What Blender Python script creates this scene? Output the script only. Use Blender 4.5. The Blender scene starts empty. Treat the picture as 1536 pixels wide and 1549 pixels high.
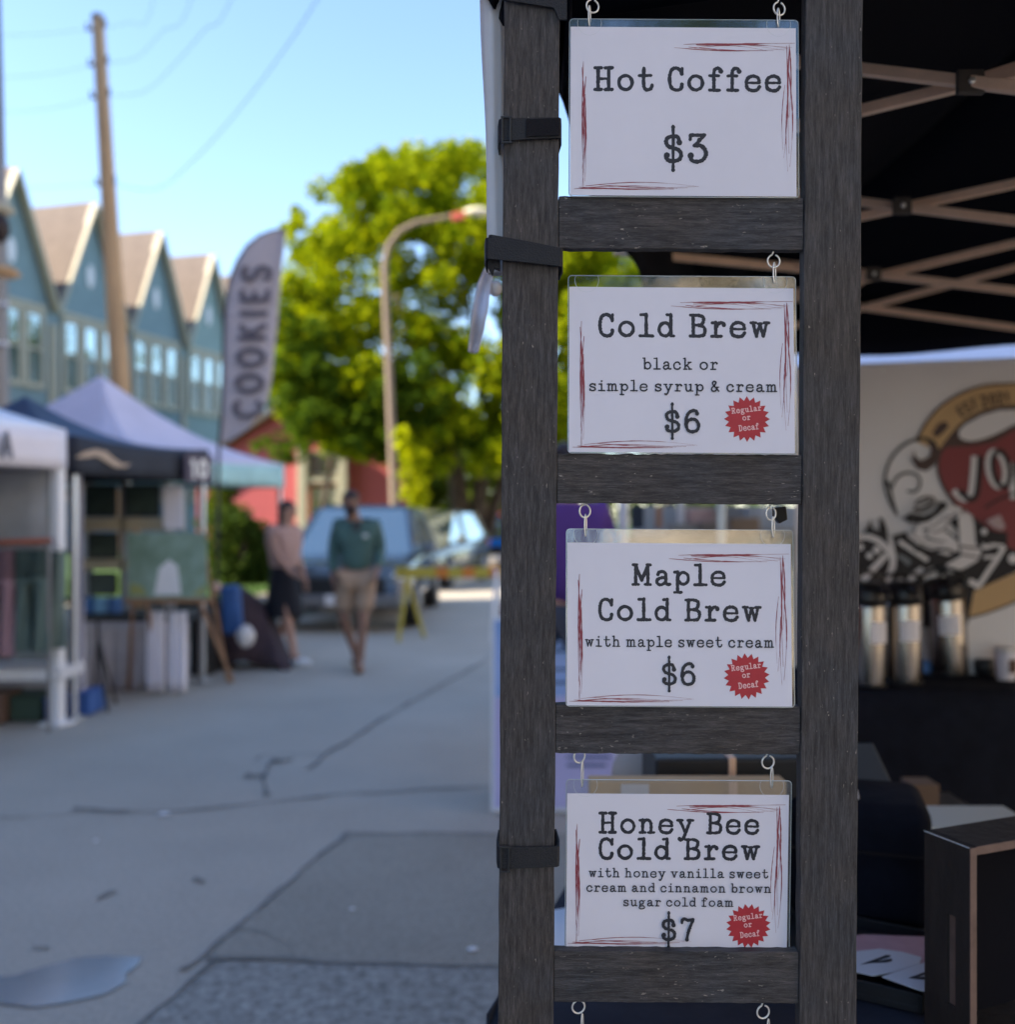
import bpy, math, random
from mathutils import Vector, Matrix, Euler
random.seed(7)
R = math.radians
scene = bpy.context.scene
C = scene.collection

# ------------------------------------------------------------------ camera, world, sun, exposure
CAMZ, FPX, CX, CY = 1.55, 1500.0, 768.0, 774.5
cam_d = bpy.data.cameras.new('camera'); cam = bpy.data.objects.new('camera', cam_d); C.objects.link(cam)
cam.location = (0, 0, CAMZ); cam.rotation_euler = (R(90), 0, 0)
cam_d.sensor_fit = 'HORIZONTAL'; cam_d.sensor_width = 36; cam_d.lens = 36*FPX/1536.0
cam_d.clip_start = 0.05; cam_d.clip_end = 2000
cam_d.dof.use_dof = True; cam_d.dof.focus_distance = 1.205; cam_d.dof.aperture_fstop = 2.75
scene.camera = cam
SUN_H = Vector((-0.975, -0.22)).normalized(); SUN_E = R(34)
world = bpy.data.worlds.new('World'); scene.world = world; world.use_nodes = True
wn = world.node_tree; bg = wn.nodes['Background']
sky = wn.nodes.new('ShaderNodeTexSky'); sky.sky_type = 'NISHITA'; sky.sun_disc = False
sky.sun_elevation = SUN_E; sky.sun_rotation = math.atan2(SUN_H.x, SUN_H.y)
sky.air_density = 0.85; sky.dust_density = 0.2; sky.ozone_density = 1.8
wn.links.new(sky.outputs['Color'], bg.inputs['Color']); bg.inputs['Strength'].default_value = 0.13
sun_d = bpy.data.lights.new('sun', 'SUN'); sun_d.energy = 5.0; sun_d.angle = R(0.5); sun_d.color = (1.0, 0.86, 0.66)
sun = bpy.data.objects.new('sun', sun_d); C.objects.link(sun)
sdir = Vector((SUN_H.x*math.cos(SUN_E), SUN_H.y*math.cos(SUN_E), math.sin(SUN_E)))
sun.rotation_euler = sdir.to_track_quat('Z', 'Y').to_euler(); sun.location = (-20, -10, 30)
scene.view_settings.view_transform = 'Standard'; scene.view_settings.look = 'None'
scene.view_settings.exposure = 1.78; scene.view_settings.gamma = 1
scene.view_settings.use_curve_mapping = False
scene.cycles.max_bounces = 8; scene.cycles.transparent_max_bounces = 12
scene.cycles.sample_clamp_indirect = 6

# ------------------------------------------------------------------ geometry helpers
def at(x, y, Y):            # photo pixel -> world point at depth Y
    return Vector(((x-CX)*Y/FPX, Y, CAMZ-(y-CY)*Y/FPX))
def gp(x, y, z=0.0):        # photo pixel -> point on the horizontal plane z
    Y = (CAMZ-z)*FPX/(y-CY); return at(x, y, Y)
US, UC = 0.281, 0.960
def S(s, p, z=0.0):         # street frame: s along the street, p to its left
    return Vector((US*s-UC*p, UC*s+US*p, z))
STREET_ROT = -math.atan2(US, UC)

class MB:
    def __init__(s): s.v=[]; s.f=[]
    def add(s, vs, fs):
        n=len(s.v); s.v += [tuple(v) for v in vs]; s.f += [tuple(i+n for i in f) for f in fs]; return s
    def box(s, c, d, rot=None, taper=1.0):
        hx,hy,hz = d[0]/2,d[1]/2,d[2]/2
        vs=[]
        for z in (-hz,hz):
            t = taper if z>0 else 1.0
            for x,y in ((-hx,-hy),(hx,-hy),(hx,hy),(-hx,hy)): vs.append(Vector((x*t,y*t,z)))
        if rot is not None:
            m = rot if isinstance(rot, Matrix) else Euler(rot).to_matrix()
            vs=[m@v for v in vs]
        vs=[v+Vector(c) for v in vs]
        return s.add(vs,[(0,3,2,1),(4,5,6,7),(0,1,5,4),(1,2,6,5),(2,3,7,6),(3,0,4,7)])
    def beam(s, a, b, w, h, up=(0,0,1)):
        a=Vector(a); b=Vector(b); d=(b-a); L=d.length; d.normalize()
        side=d.cross(Vector(up)).normalized(); u=side.cross(d)
        vs=[]
        for p in (a,b):
            for i,j in ((-1,-1),(1,-1),(1,1),(-1,1)): vs.append(p+side*i*w/2+u*j*h/2)
        return s.add(vs,[(0,1,2,3),(7,6,5,4),(0,4,5,1),(1,5,6,2),(2,6,7,3),(3,7,4,0)])
    def sweep(s, pts, r, n=8, closed=False, cap=True):
        pts=[Vector(p) for p in pts]; N=len(pts)
        rs = r if isinstance(r,(list,tuple)) else [r]*N
        base=len(s.v); prev=None
        for i,p in enumerate(pts):
            if closed: t=pts[(i+1)%N]-pts[i-1]
            else: t=pts[min(i+1,N-1)]-pts[max(i-1,0)]
            t.normalize()
            if prev is None:
                a=Vector((0,0,1)) if abs(t.z)<.9 else Vector((1,0,0))
                nrm=t.cross(a).normalized()
            else:
                nrm=(prev-t*prev.dot(t)).normalized()
            prev=nrm; bn=t.cross(nrm)
            for k in range(n):
                a=2*math.pi*k/n; s.v.append(tuple(p+(nrm*math.cos(a)+bn*math.sin(a))*rs[i]))
        M=N if closed else N-1
        for i in range(M):
            for k in range(n):
                a=base+i*n+k; b=base+i*n+(k+1)%n; j=(i+1)%N
                s.f.append((a,b,base+j*n+(k+1)%n,base+j*n+k))
        if cap and not closed:
            s.f.append(tuple(base+k for k in range(n))[::-1]); s.f.append(tuple(base+(N-1)*n+k for k in range(n)))
        return s
    def lathe(s, prof, c=(0,0,0), n=24, axis='Z'):
        base=len(s.v); c=Vector(c)
        for r,z in prof:
            for k in range(n):
                a=2*math.pi*k/n; x,y=r*math.cos(a),r*math.sin(a)
                v = Vector((x,y,z)) if axis=='Z' else (Vector((z,x,y)) if axis=='X' else Vector((x,z,y)))
                s.v.append(tuple(c+v))
        for i in range(len(prof)-1):
            for k in range(n):
                s.f.append((base+i*n+k,base+i*n+(k+1)%n,base+(i+1)*n+(k+1)%n,base+(i+1)*n+k))
        s.f.append(tuple(base+k for k in range(n))[::-1]); s.f.append(tuple(base+(len(prof)-1)*n+k for k in range(n)))
        return s
    def ball(s, c, r, n=12, m=8, jitter=0):
        c=Vector(c); r=Vector(r) if hasattr(r,'__len__') else Vector((r,r,r)); base=len(s.v)
        for i in range(m+1):
            t=math.pi*i/m
            for k in range(n):
                a=2*math.pi*k/n; j=1+random.uniform(-jitter,jitter)
                s.v.append((c.x+r.x*math.sin(t)*math.cos(a)*j,c.y+r.y*math.sin(t)*math.sin(a)*j,c.z+r.z*math.cos(t)*j))
        for i in range(m):
            for k in range(n): s.f.append((base+i*n+k,base+(i+1)*n+k,base+(i+1)*n+(k+1)%n,base+i*n+(k+1)%n))
        return s
    def prism(s, poly, a, b):   # poly of 3D points extruded from offset vector a to offset vector b
        n=len(poly); base=len(s.v)
        for o in (a,b):
            for p in poly: s.v.append(tuple(Vector(p)+Vector(o)))
        s.f.append(tuple(base+i for i in range(n))); s.f.append(tuple(base+n+i for i in range(n))[::-1])
        for i in range(n): s.f.append((base+i,base+n+i,base+n+(i+1)%n,base+(i+1)%n))
        return s
    def grid(s, fn, nu, nv):
        base=len(s.v)
        for i in range(nu+1):
            for j in range(nv+1): s.v.append(tuple(fn(i/nu,j/nv)))
        for i in range(nu):
            for j in range(nv):
                a=base+i*(nv+1)+j; s.f.append((a,a+nv+1,a+nv+2,a+1))
        return s
    def build(s, name, mat, parent=None, smooth=False, bevel=0, solid=0, sub=0):
        me=bpy.data.meshes.new(name); me.from_pydata(s.v,[],s.f); me.update()
        if mat: me.materials.append(mat)
        if smooth:
            me.polygons.foreach_set('use_smooth',[True]*len(me.polygons))
        o=bpy.data.objects.new(name,me); C.objects.link(o)
        if parent: o.parent=parent
        if solid:
            m=o.modifiers.new('Solid','SOLIDIFY'); m.thickness=solid; m.offset=0
        if bevel:
            m=o.modifiers.new('Bevel','BEVEL'); m.width=bevel; m.segments=2; m.limit_method='ANGLE'
        if sub:
            m=o.modifiers.new('Sub','SUBSURF'); m.levels=sub; m.render_levels=sub
        return o

def thing(name, label, cat, loc=(0,0,0), rot=(0,0,0), group=None):
    o=bpy.data.objects.new(name,None); C.objects.link(o); o.location=loc; o.rotation_euler=rot
    o['label']=label; o['category']=cat
    if group: o['group']=group
    return o
def tag(o, label, cat, group=None):
    o['label']=label; o['category']=cat
    if group: o['group']=group
    return o
def kind(o, k): o['kind']=k; return o
def copy_tree(o, parent=None):
    c=o.copy(); C.objects.link(c); c.parent=parent
    for ch in list(o.children): copy_tree(ch,c)
    return c

# ------------------------------------------------------------------ materials
def mat(name, col, rough=.7, metal=0, noise=0, nscale=8, bump=0, bscale=60, spec=.4, stretch=None, col2=None, trans=0, sheen=0, coords='Object'):
    m=bpy.data.materials.new(name); m.use_nodes=True; nt=m.node_tree; b=nt.nodes['Principled BSDF']
    b.inputs['Base Color'].default_value=(*col,1); b.inputs['Roughness'].default_value=rough; b.inputs['Metallic'].default_value=metal
    b.inputs['Specular IOR Level'].default_value=spec
    if sheen: b.inputs['Sheen Weight'].default_value=sheen
    tc=nt.nodes.new('ShaderNodeTexCoord'); src=tc.outputs[coords]
    if stretch:
        mp=nt.nodes.new('ShaderNodeMapping'); mp.inputs['Scale'].default_value=stretch; nt.links.new(src,mp.inputs['Vector']); src=mp.outputs['Vector']
    if noise or col2:
        n=nt.nodes.new('ShaderNodeTexNoise'); n.inputs['Scale'].default_value=nscale; n.inputs['Detail'].default_value=6; n.inputs['Roughness'].default_value=.65
        nt.links.new(src,n.inputs['Vector'])
        r=nt.nodes.new('ShaderNodeValToRGB'); r.color_ramp.elements[0].position=.3; r.color_ramp.elements[1].position=.7
        c2=col2 if col2 else tuple(min(1,c*(1+noise)) for c in col)
        c1=col if col2 else tuple(c*(1-noise) for c in col)
        r.color_ramp.elements[0].color=(*c1,1); r.color_ramp.elements[1].color=(*c2,1)
        nt.links.new(n.outputs['Fac'],r.inputs['Fac']); nt.links.new(r.outputs['Color'],b.inputs['Base Color'])
    if bump:
        n=nt.nodes.new('ShaderNodeTexNoise'); n.inputs['Scale'].default_value=bscale; n.inputs['Detail'].default_value=5
        nt.links.new(src,n.inputs['Vector'])
        bp=nt.nodes.new('ShaderNodeBump'); bp.inputs['Strength'].default_value=bump; bp.inputs['Distance'].default_value=.01
        nt.links.new(n.outputs['Fac'],bp.inputs['Height']); nt.links.new(bp.outputs['Normal'],b.inputs['Normal'])
    return m

def wood_black(name, stretch, seed):
    """black stained rough-sawn wood: grain streaks, pale chips and scratches in the stain"""
    m=bpy.data.materials.new(name); m.use_nodes=True; nt=m.node_tree; N=nt.nodes; L=nt.links; b=N['Principled BSDF']
    tc=N.new('ShaderNodeTexCoord'); mp=N.new('ShaderNodeMapping'); mp.inputs['Scale'].default_value=stretch; mp.inputs['Location'].default_value=(seed,seed*2,seed*.7)
    L.new(tc.outputs['Object'],mp.inputs['Vector'])
    def noise(scale,detail,rough,vec): 
        n=N.new('ShaderNodeTexNoise'); n.inputs['Scale'].default_value=scale; n.inputs['Detail'].default_value=detail; n.inputs['Roughness'].default_value=rough; L.new(vec,n.inputs['Vector']); return n.outputs['Fac']
    def ramp(fac,stops):
        r=N.new('ShaderNodeValToRGB'); e=r.color_ramp.elements
        while len(e)<len(stops): e.new(.5)
        for q,(p,c) in zip(e,stops): q.position=p; q.color=(*c,1)
        L.new(fac,r.inputs['Fac']); return r.outputs['Color']
    grain=noise(210,9,.8,mp.outputs['Vector'])
    fine=noise(620,3,.85,mp.outputs['Vector'])
    patch=noise(7,4,.6,tc.outputs['Object'])
    c1=ramp(grain,[(.36,(.016,.016,.017)),(.50,(.048,.046,.047)),(.67,(.094,.089,.089))])
    c2=ramp(patch,[(.35,(.94,.99,1.10)),(.65,(1.12,1.0,.92))])
    mx=N.new('ShaderNodeMix'); mx.data_type='RGBA'; mx.blend_type='MULTIPLY'; mx.inputs[0].default_value=1
    L.new(c1,mx.inputs[6]); L.new(c2,mx.inputs[7])
    f2=ramp(fine,[(.30,(.68,.68,.68)),(.62,(1.2,1.2,1.2))])
    mx2=N.new('ShaderNodeMix'); mx2.data_type='RGBA'; mx2.blend_type='MULTIPLY'; mx2.inputs[0].default_value=.9
    L.new(mx.outputs[2],mx2.inputs[6]); L.new(f2,mx2.inputs[7])
    # chips: sparse pale flecks elongated with the grain
    mp2=N.new('ShaderNodeMapping'); mp2.inputs['Scale'].default_value=tuple(x if x>=1 else .35 for x in stretch); mp2.inputs['Location'].default_value=(seed*3,seed,seed)
    L.new(tc.outputs['Object'],mp2.inputs['Vector'])
    chip=noise(270,3,.6,mp2.outputs['Vector']); area=noise(9,3,.6,tc.outputs['Object'])
    cr=ramp(chip,[(.67,(0,0,0)),(.705,(1,1,1))]); ar=ramp(area,[(.40,(0,0,0)),(.58,(1,1,1))])
    mul=N.new('ShaderNodeMath'); mul.operation='MULTIPLY'; L.new(cr,mul.inputs[0]); L.new(ar,mul.inputs[1])
    mul2=N.new('ShaderNodeMath'); mul2.operation='MULTIPLY'; L.new(mul.outputs[0],mul2.inputs[0]); mul2.inputs[1].default_value=.75
    mx3=N.new('ShaderNodeMix'); mx3.data_type='RGBA'; L.new(mul2.outputs[0],mx3.inputs[0]); L.new(mx2.outputs[2],mx3.inputs[6]); mx3.inputs[7].default_value=(.38,.34,.29,1)
    L.new(mx3.outputs[2],b.inputs['Base Color'])
    b.inputs['Roughness'].default_value=.62; b.inputs['Specular IOR Level'].default_value=.35
    bp=N.new('ShaderNodeBump'); bp.inputs['Strength'].default_value=.8; bp.inputs['Distance'].default_value=.0012
    add=N.new('ShaderNodeMath'); add.operation='ADD'; L.new(grain,add.inputs[0]); L.new(fine,add.inputs[1])
    L.new(add.outputs[0],bp.inputs['Height']); L.new(bp.outputs['Normal'],b.inputs['Normal'])
    return m
M_post=wood_black('post_wood',(1,1,.10),3.1)
M_rung=wood_black('rung_wood',(.10,1,1),8.4)
M_post2=wood_black('post_wood_b',(1,1,.08),13.7)

def leaf_mat(name, a, b_, tr):
    m=bpy.data.materials.new(name); m.use_nodes=True; nt=m.node_tree; N=nt.nodes; L=nt.links
    N.remove(N['Principled BSDF']); out=N['Material Output']
    g=N.new('ShaderNodeNewGeometry'); r=N.new('ShaderNodeValToRGB'); r.color_ramp.elements[0].color=(*a,1); r.color_ramp.elements[1].color=(*b_,1)
    L.new(g.outputs['Random Per Island'],r.inputs['Fac'])
    d=N.new('ShaderNodeBsdfDiffuse'); t=N.new('ShaderNodeBsdfTranslucent'); mx=N.new('ShaderNodeMixShader'); mx.inputs[0].default_value=.32
    hs=N.new('ShaderNodeMix'); hs.data_type='RGBA'; hs.blend_type='MULTIPLY'; hs.inputs[0].default_value=1; hs.inputs[7].default_value=(*tr,1)
    L.new(r.outputs['Color'],d.inputs['Color']); L.new(r.outputs['Color'],hs.inputs[6]); L.new(hs.outputs[2],t.inputs['Color'])
    L.new(d.outputs[0],mx.inputs[1]); L.new(t.outputs[0],mx.inputs[2]); L.new(mx.outputs[0],out.inputs['Surface'])
    return m
M_leaf=leaf_mat('maple_leaf',(.055,.11,.006),(.32,.37,.010),(1.9,1.8,.5))
M_leaf_far=leaf_mat('far_leaf',(.05,.09,.012),(.11,.14,.02),(1.4,1.3,.6))
M_leaf_bush=leaf_mat('bush_leaf',(.025,.05,.012),(.06,.09,.02),(1.2,1.2,.6))
M_leaf_yellow=leaf_mat('yellow_leaf',(.27,.33,.008),(.40,.42,.010),(1.5,1.5,.3))
M_bark=mat('bark',(.06,.045,.032),.9,noise=.4,nscale=6,bump=.6,bscale=20)

def glass_thin(name, tint=(1,1,1), gloss=.08, rough=.05):
    m=bpy.data.materials.new(name); m.use_nodes=True; nt=m.node_tree; N=nt.nodes; L=nt.links
    N.remove(N['Principled BSDF']); out=N['Material Output']
    t=N.new('ShaderNodeBsdfTransparent'); t.inputs['Color'].default_value=(*tint,1)
    g=N.new('ShaderNodeBsdfGlossy'); g.inputs['Roughness'].default_value=rough
    lw=N.new('ShaderNodeFresnel'); lw.inputs['IOR'].default_value=1.5
    ad=N.new('ShaderNodeMath'); ad.operation='ADD'; ad.inputs[1].default_value=gloss; L.new(lw.outputs[0],ad.inputs[0])
    sm=N.new('ShaderNodeTexNoise'); sm.inputs['Scale'].default_value=14; sm.inputs['Detail'].default_value=5; tc2=N.new('ShaderNodeTexCoord'); L.new(tc2.outputs['Object'],sm.inputs['Vector'])
    mr=N.new('ShaderNodeMapRange'); mr.inputs[1].default_value=.4; mr.inputs[2].default_value=.75; mr.inputs[3].default_value=0; mr.inputs[4].default_value=.10; L.new(sm.outputs['Fac'],mr.inputs[0])
    a2=N.new('ShaderNodeMath'); a2.operation='ADD'; L.new(ad.outputs[0],a2.inputs[0]); L.new(mr.outputs[0],a2.inputs[1])
    mx=N.new('ShaderNodeMixShader'); L.new(a2.outputs[0],mx.inputs[0]); L.new(t.outputs[0],mx.inputs[1]); L.new(g.outputs[0],mx.inputs[2])
    n=N.new('ShaderNodeTexNoise'); n.inputs['Scale'].default_value=40; bp=N.new('ShaderNodeBump'); bp.inputs['Strength'].default_value=.15; bp.inputs['Distance'].default_value=.001
    tc=N.new('ShaderNodeTexCoord'); L.new(tc.outputs['Object'],n.inputs['Vector']); L.new(n.outputs['Fac'],bp.inputs['Height']); L.new(bp.outputs['Normal'],g.inputs['Normal'])
    L.new(mx.outputs[0],out.inputs['Surface']); return m
M_sleeve=glass_thin('clear_sleeve',(.90,.93,.92),.06,.08)
M_sleeve_edge=mat('sleeve_edge',(.62,.66,.68),.25,spec=.6)
M_paper=mat('sign_paper',(.70,.685,.76),.5,noise=.03,nscale=6,spec=.3)
M_ink=mat('black_ink',(.022,.024,.034),.55)
M_red=mat('red_ink',(.27,.055,.07),.6)
M_badge=mat('badge_red',(.42,.028,.04),.5,noise=.08,nscale=60)
M_badgetext=mat('badge_lettering',(.80,.50,.50),.5)
M_zinc=mat('zinc_wire',(.80,.80,.78),.3,metal=.55,spec=.8)
M_strap=mat('nylon_strap',(.013,.014,.018),.65,bump=.3,bscale=500)
M_velcro=mat('velcro_pad',(.007,.007,.012),.95,bump=.8,bscale=900)
M_alu=mat('aluminium_tube',(.50,.51,.54),.38,metal=.55,noise=.06,nscale=20)
M_tan=mat('tan_truss',(.80,.56,.41),.5,noise=.08,nscale=30)
M_joint=mat('truss_joint',(.06,.05,.045),.5)
M_canopy=mat('black_canopy',(.0045,.005,.009),.9,spec=.1)
M_blackcloth=mat('black_cloth',(.008,.010,.018),.9,spec=.1,noise=.3,nscale=10,bump=.3,bscale=30)
M_white=mat('white_paint',(.75,.75,.78),.5)
M_whitecloth=mat('white_cloth',(.72,.70,.78),.75,noise=.04,nscale=4)
M_greycloth=mat('grey_mesh_cloth',(.36,.37,.40),.85,noise=.1,nscale=5)
M_lilac=mat('lilac_white_canopy',(.60,.56,.68),.75,noise=.09,nscale=1.6,bump=.5,bscale=3)
M_teal=mat('teal_canopy_valance',(.34,.58,.62),.75,noise=.15,nscale=3,bump=.5,bscale=4)
M_navy=mat('navy_canopy',(.042,.075,.14),.7,noise=.25,nscale=3,bump=.4,bscale=6)
M_navydark=mat('dark_valance',(.025,.03,.045),.8)
M_siding=mat('blue_siding',(.175,.255,.28),.7,noise=.08,nscale=1.5)
M_siding2=mat('green_blue_siding',(.215,.30,.295),.7,noise=.08,nscale=1.5)
M_trim=mat('cream_trim',(.42,.39,.30),.7,noise=.06,nscale=2)
M_shingle=mat('brown_shingle',(.14,.112,.098),.9,noise=.18,nscale=3,bump=.5,bscale=12)
M_winglass=mat('window_glass',(.42,.48,.46),.05,metal=.75,spec=1.0)
M_screen=mat('window_screen',(.05,.075,.065),.15,spec=.8,noise=.5,nscale=.8)
M_winglass.node_tree.nodes['Principled BSDF'].inputs['IOR'].default_value=1.9
M_pole=mat('pole_wood',(.46,.30,.165),.85,noise=.25,nscale=4,stretch=(1,1,.2),bump=.4,bscale=30)
M_grey=mat('grey_metal',(.20,.20,.21),.5,metal=.3)
M_wire=mat('black_wire',(.08,.09,.11),.6)
M_brick=mat('red_brick_wall',(.20,.075,.055),.9,noise=.25,nscale=6)
M_redwall=mat('red_siding',(.48,.10,.115),.75,noise=.08,nscale=2)
M_skin=mat('skin',(.42,.24,.18),.55); M_skin2=mat('brown_skin',(.23,.125,.09),.55)
M_hair=mat('dark_hair',(.025,.014,.014),.6)
M_woodlt=mat('easel_wood',(.30,.17,.10),.6,noise=.15,nscale=20)
M_dark=mat('dark_plastic',(.018,.020,.024),.45)
M_tyre=mat('tyre_rubber',(.015,.015,.016),.85)
M_steel=mat('brushed_steel',(.30,.28,.265),.24,metal=1,noise=.06,nscale=30,stretch=(1,1,.05))
M_card=mat('cardboard',(.38,.25,.14),.85,noise=.06,nscale=8)

# ------------------------------------------------------------------ ground, street surfaces
def ground_material(name, base, speck, scale, patches=.12):
    m=bpy.data.materials.new(name); m.use_nodes=True; nt=m.node_tree; N=nt.nodes; L=nt.links; b=N['Principled BSDF']
    tc=N.new('ShaderNodeTexCoord')
    n1=N.new('ShaderNodeTexNoise'); n1.inputs['Scale'].default_value=.9; n1.inputs['Detail'].default_value=7; n1.inputs['Roughness'].default_value=.6
    n2=N.new('ShaderNodeTexNoise'); n2.inputs['Scale'].default_value=scale; n2.inputs['Detail'].default_value=3; n2.inputs['Roughness'].default_value=.8
    L.new(tc.outputs['Object'],n1.inputs['Vector']); L.new(tc.outputs['Object'],n2.inputs['Vector'])
    r1=N.new('ShaderNodeValToRGB'); r1.color_ramp.elements[0].position=.3; r1.color_ramp.elements[1].position=.72
    r1.color_ramp.elements[0].color=(*[c*(1-patches) for c in base],1); r1.color_ramp.elements[1].color=(*[c*(1+patches) for c in base],1)
    r2=N.new('ShaderNodeValToRGB'); r2.color_ramp.elements[0].position=.3; r2.color_ramp.elements[1].position=.7
    r2.color_ramp.elements[0].color=(1-speck,1-speck,1-speck,1); r2.color_ramp.elements[1].color=(1+speck,1+speck,1+speck,1)
    L.new(n1.outputs['Fac'],r1.inputs['Fac']); L.new(n2.outputs['Fac'],r2.inputs['Fac'])
    mx=N.new('ShaderNodeMix'); mx.data_type='RGBA'; mx.blend_type='MULTIPLY'; mx.inputs[0].default_value=1
    L.new(r1.outputs['Color'],mx.inputs[6]); L.new(r2.outputs['Color'],mx.inputs[7]); L.new(mx.outputs[2],b.inputs['Base Color'])
    b.inputs['Roughness'].default_value=.85; b.inputs['Specular IOR Level'].default_value=.3
    bp=N.new('ShaderNodeBump'); bp.inputs['Strength'].default_value=.35; bp.inputs['Distance'].default_value=.004
    L.new(n2.outputs['Fac'],bp.inputs['Height']); L.new(bp.outputs['Normal'],b.inputs['Normal'])
    return m
M_street=ground_material('street_concrete',(.41,.375,.325),.20,55,.10)
M_patch=ground_material('brown_patch',(.305,.285,.245),.22,50,.12)
M_aggr=ground_material('exposed_aggregate',(.28,.275,.255),.5,26,.12)
M_lawn=ground_material('lawn_green',(.045,.10,.018),.4,14,.25)
M_dirt=ground_material('sunlit_dirt',(.30,.24,.18),.2,20,.15)
M_crack=mat('crack_filler',(.20,.195,.18),.9,noise=.3,nscale=15)
M_far=ground_material('far_ground',(.16,.15,.11),.3,5,.2)

def sheet(name, pts, z, m, parent=None):
    return MB().add([(p[0],p[1],z) for p in pts],[tuple(range(len(pts)))]).build(name,m,parent)
kind(sheet('ground',[(-400,-400),(400,-400),(400,400),(-400,400)],-0.004,M_far),'structure')
st=[S(-60,7.0),S(-60,-9),S(130,-9),S(130,7.0)]
street=kind(sheet('street',st,0.0,M_street),'structure')
p1=[gp(x,y) for x,y in ((525,1261),(640,1260),(790,1263),(960,1262),(980,1468),(600,1459),(440,1456),(312,1452),(350,1410),(420,1355),(478,1302))]
kind(sheet('street_patch',p1,0.004,M_patch),'structure')
p2=[gp(x,y) for x,y in ((330,1455),(600,1461),(1100,1471),(1120,2600),(-420,2300),(-60,1830),(215,1549),(262,1510))]
kind(sheet('street_slab',p2,0.004,M_aggr),'structure')
def crack(pts, w, name='street_crack'):
    P=[gp(x,y) for x,y in pts]; out=[]
    dense=[]
    for a,b in zip(P[:-1],P[1:]):
        n=max(2,int((b-a).length/.12))
        for i in range(n): dense.append(a.lerp(b,i/n))
    dense.append(P[-1]); mb=MB(); L=[];Rr=[]
    for i,p in enumerate(dense):
        t=(dense[min(i+1,len(dense)-1)]-dense[max(i-1,0)]).normalized(); nn=Vector((-t.y,t.x,0))
        ww=w*.72*random.uniform(.3,1.4); off=nn*random.uniform(-1,1)*w*.5
        L.append(p+off+nn*ww/2); Rr.append(p+off-nn*ww/2)
    n=len(dense); vs=[(p.x,p.y,.008) for p in L+Rr]
    mb.add(vs,[(i,i+1,n+i+1,n+i) for i in range(n-1)])
    return kind(mb.build(name,M_crack,None),'structure')
crack([(760,985),(700,1020),(600,1075),(520,1125),(492,1142),(400,1142),(385,1150)],.035)
crack([(492,1142),(465,1165)],.03); crack([(420,1150),(408,1160),(400,1178),(402,1205)],.04)
crack([(372,1172),(395,1175)],.09); crack([(412,1153),(445,1150)],.10)
crack([(-60,1240),(60,1235),(180,1229),(300,1227),(400,1214),(520,1202),(640,1196),(757,1190),(900,1184)],.028)
crack([(110,1226),(150,1224),(190,1229)],.06)
crack([(527,1260),(478,1302),(420,1350),(352,1408),(305,1448),(275,1470)],.028,'patch_joint')
crack([(525,1262),(640,1262),(800,1264)],.018,'patch_joint')
crack([(312,1453),(440,1454),(600,1460),(757,1466),(980,1470)],.030,'patch_joint')
crack([(330,1455),(262,1508),(214,1550),(100,1660)],.030,'patch_joint')
crack([(145,1361),(176,1349)],.035,'tar_spot'); crack([(295,1330),(308,1337)],.03,'tar_spot'); crack([(48,1436),(72,1438)],.02,'tar_spot')
crack([(350,1407),(400,1412),(435,1430),(444,1450)],.008)
M_puddle=mat('puddle_water',(.23,.26,.28),.17,spec=1.0,noise=.15,nscale=3); M_puddle.node_tree.nodes['Principled BSDF'].inputs['IOR'].default_value=1.9
pd=[gp(x,y) for x,y in ((-60,1490),(-20,1480),(20,1478),(70,1463),(120,1450),(160,1448),(215,1450),(208,1462),(190,1476),(190,1488),(160,1506),(100,1519),(50,1526),(0,1520),(-50,1512))]
kind(sheet('puddle',pd,0.006,M_puddle),'structure')
for (x,y,r) in ((533,1379,.012),(248,1234,.03),(145,1275,.012),(715,1440,.02)):
    c=gp(x,y); o=MB().ball((c.x,c.y,.012),(r,r*.8,.004),8,4).build('litter_scrap',M_white); tag(o,{533:'small white speck of litter on the brown patch',248:'white scrap lying on the crack across the street',145:'tiny pale scrap on the street left of the crack',715:'pale scrap on the brown patch by the ladder foot'}[x],'litter')
# left kerb, pavement and lawn
kb=MB(); kb.add([S(14,7.0,0),S(130,7.0,0),S(130,7.16,0),S(14,7.16,0),S(14,7.0,.13),S(130,7.0,.13),S(130,7.16,.13),S(14,7.16,.13)],[(0,1,5,4),(4,5,6,7),(3,7,6,2),(0,4,7,3)])
kind(kb.build('kerb',mat('kerb_stone',(.34,.32,.29),.85,noise=.1)),'structure')
kind(sheet('pavement',[S(14,7.16),S(130,7.16),S(130,9.0),S(14,9.0)],.126,M_dirt),'structure')
kind(sheet('lawn',[S(14,9.0),S(130,9.0),S(130,26.5),S(14,26.5)],.12,M_lawn),'structure')
gm=MB()
for i in range(9000):
    s_=random.uniform(14,30); p_=random.uniform(9.0,15); c=S(s_,p_,.12); a=random.uniform(0,6.28); h=random.uniform(.05,.11)
    gm.add([c,(c+Vector((math.cos(a)*.02,math.sin(a)*.02,0))),(c+Vector((random.uniform(-.02,.02),random.uniform(-.02,.02),h)))],[(0,1,2)])
kind(gm.build('grass',M_leaf_bush),'stuff')

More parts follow.
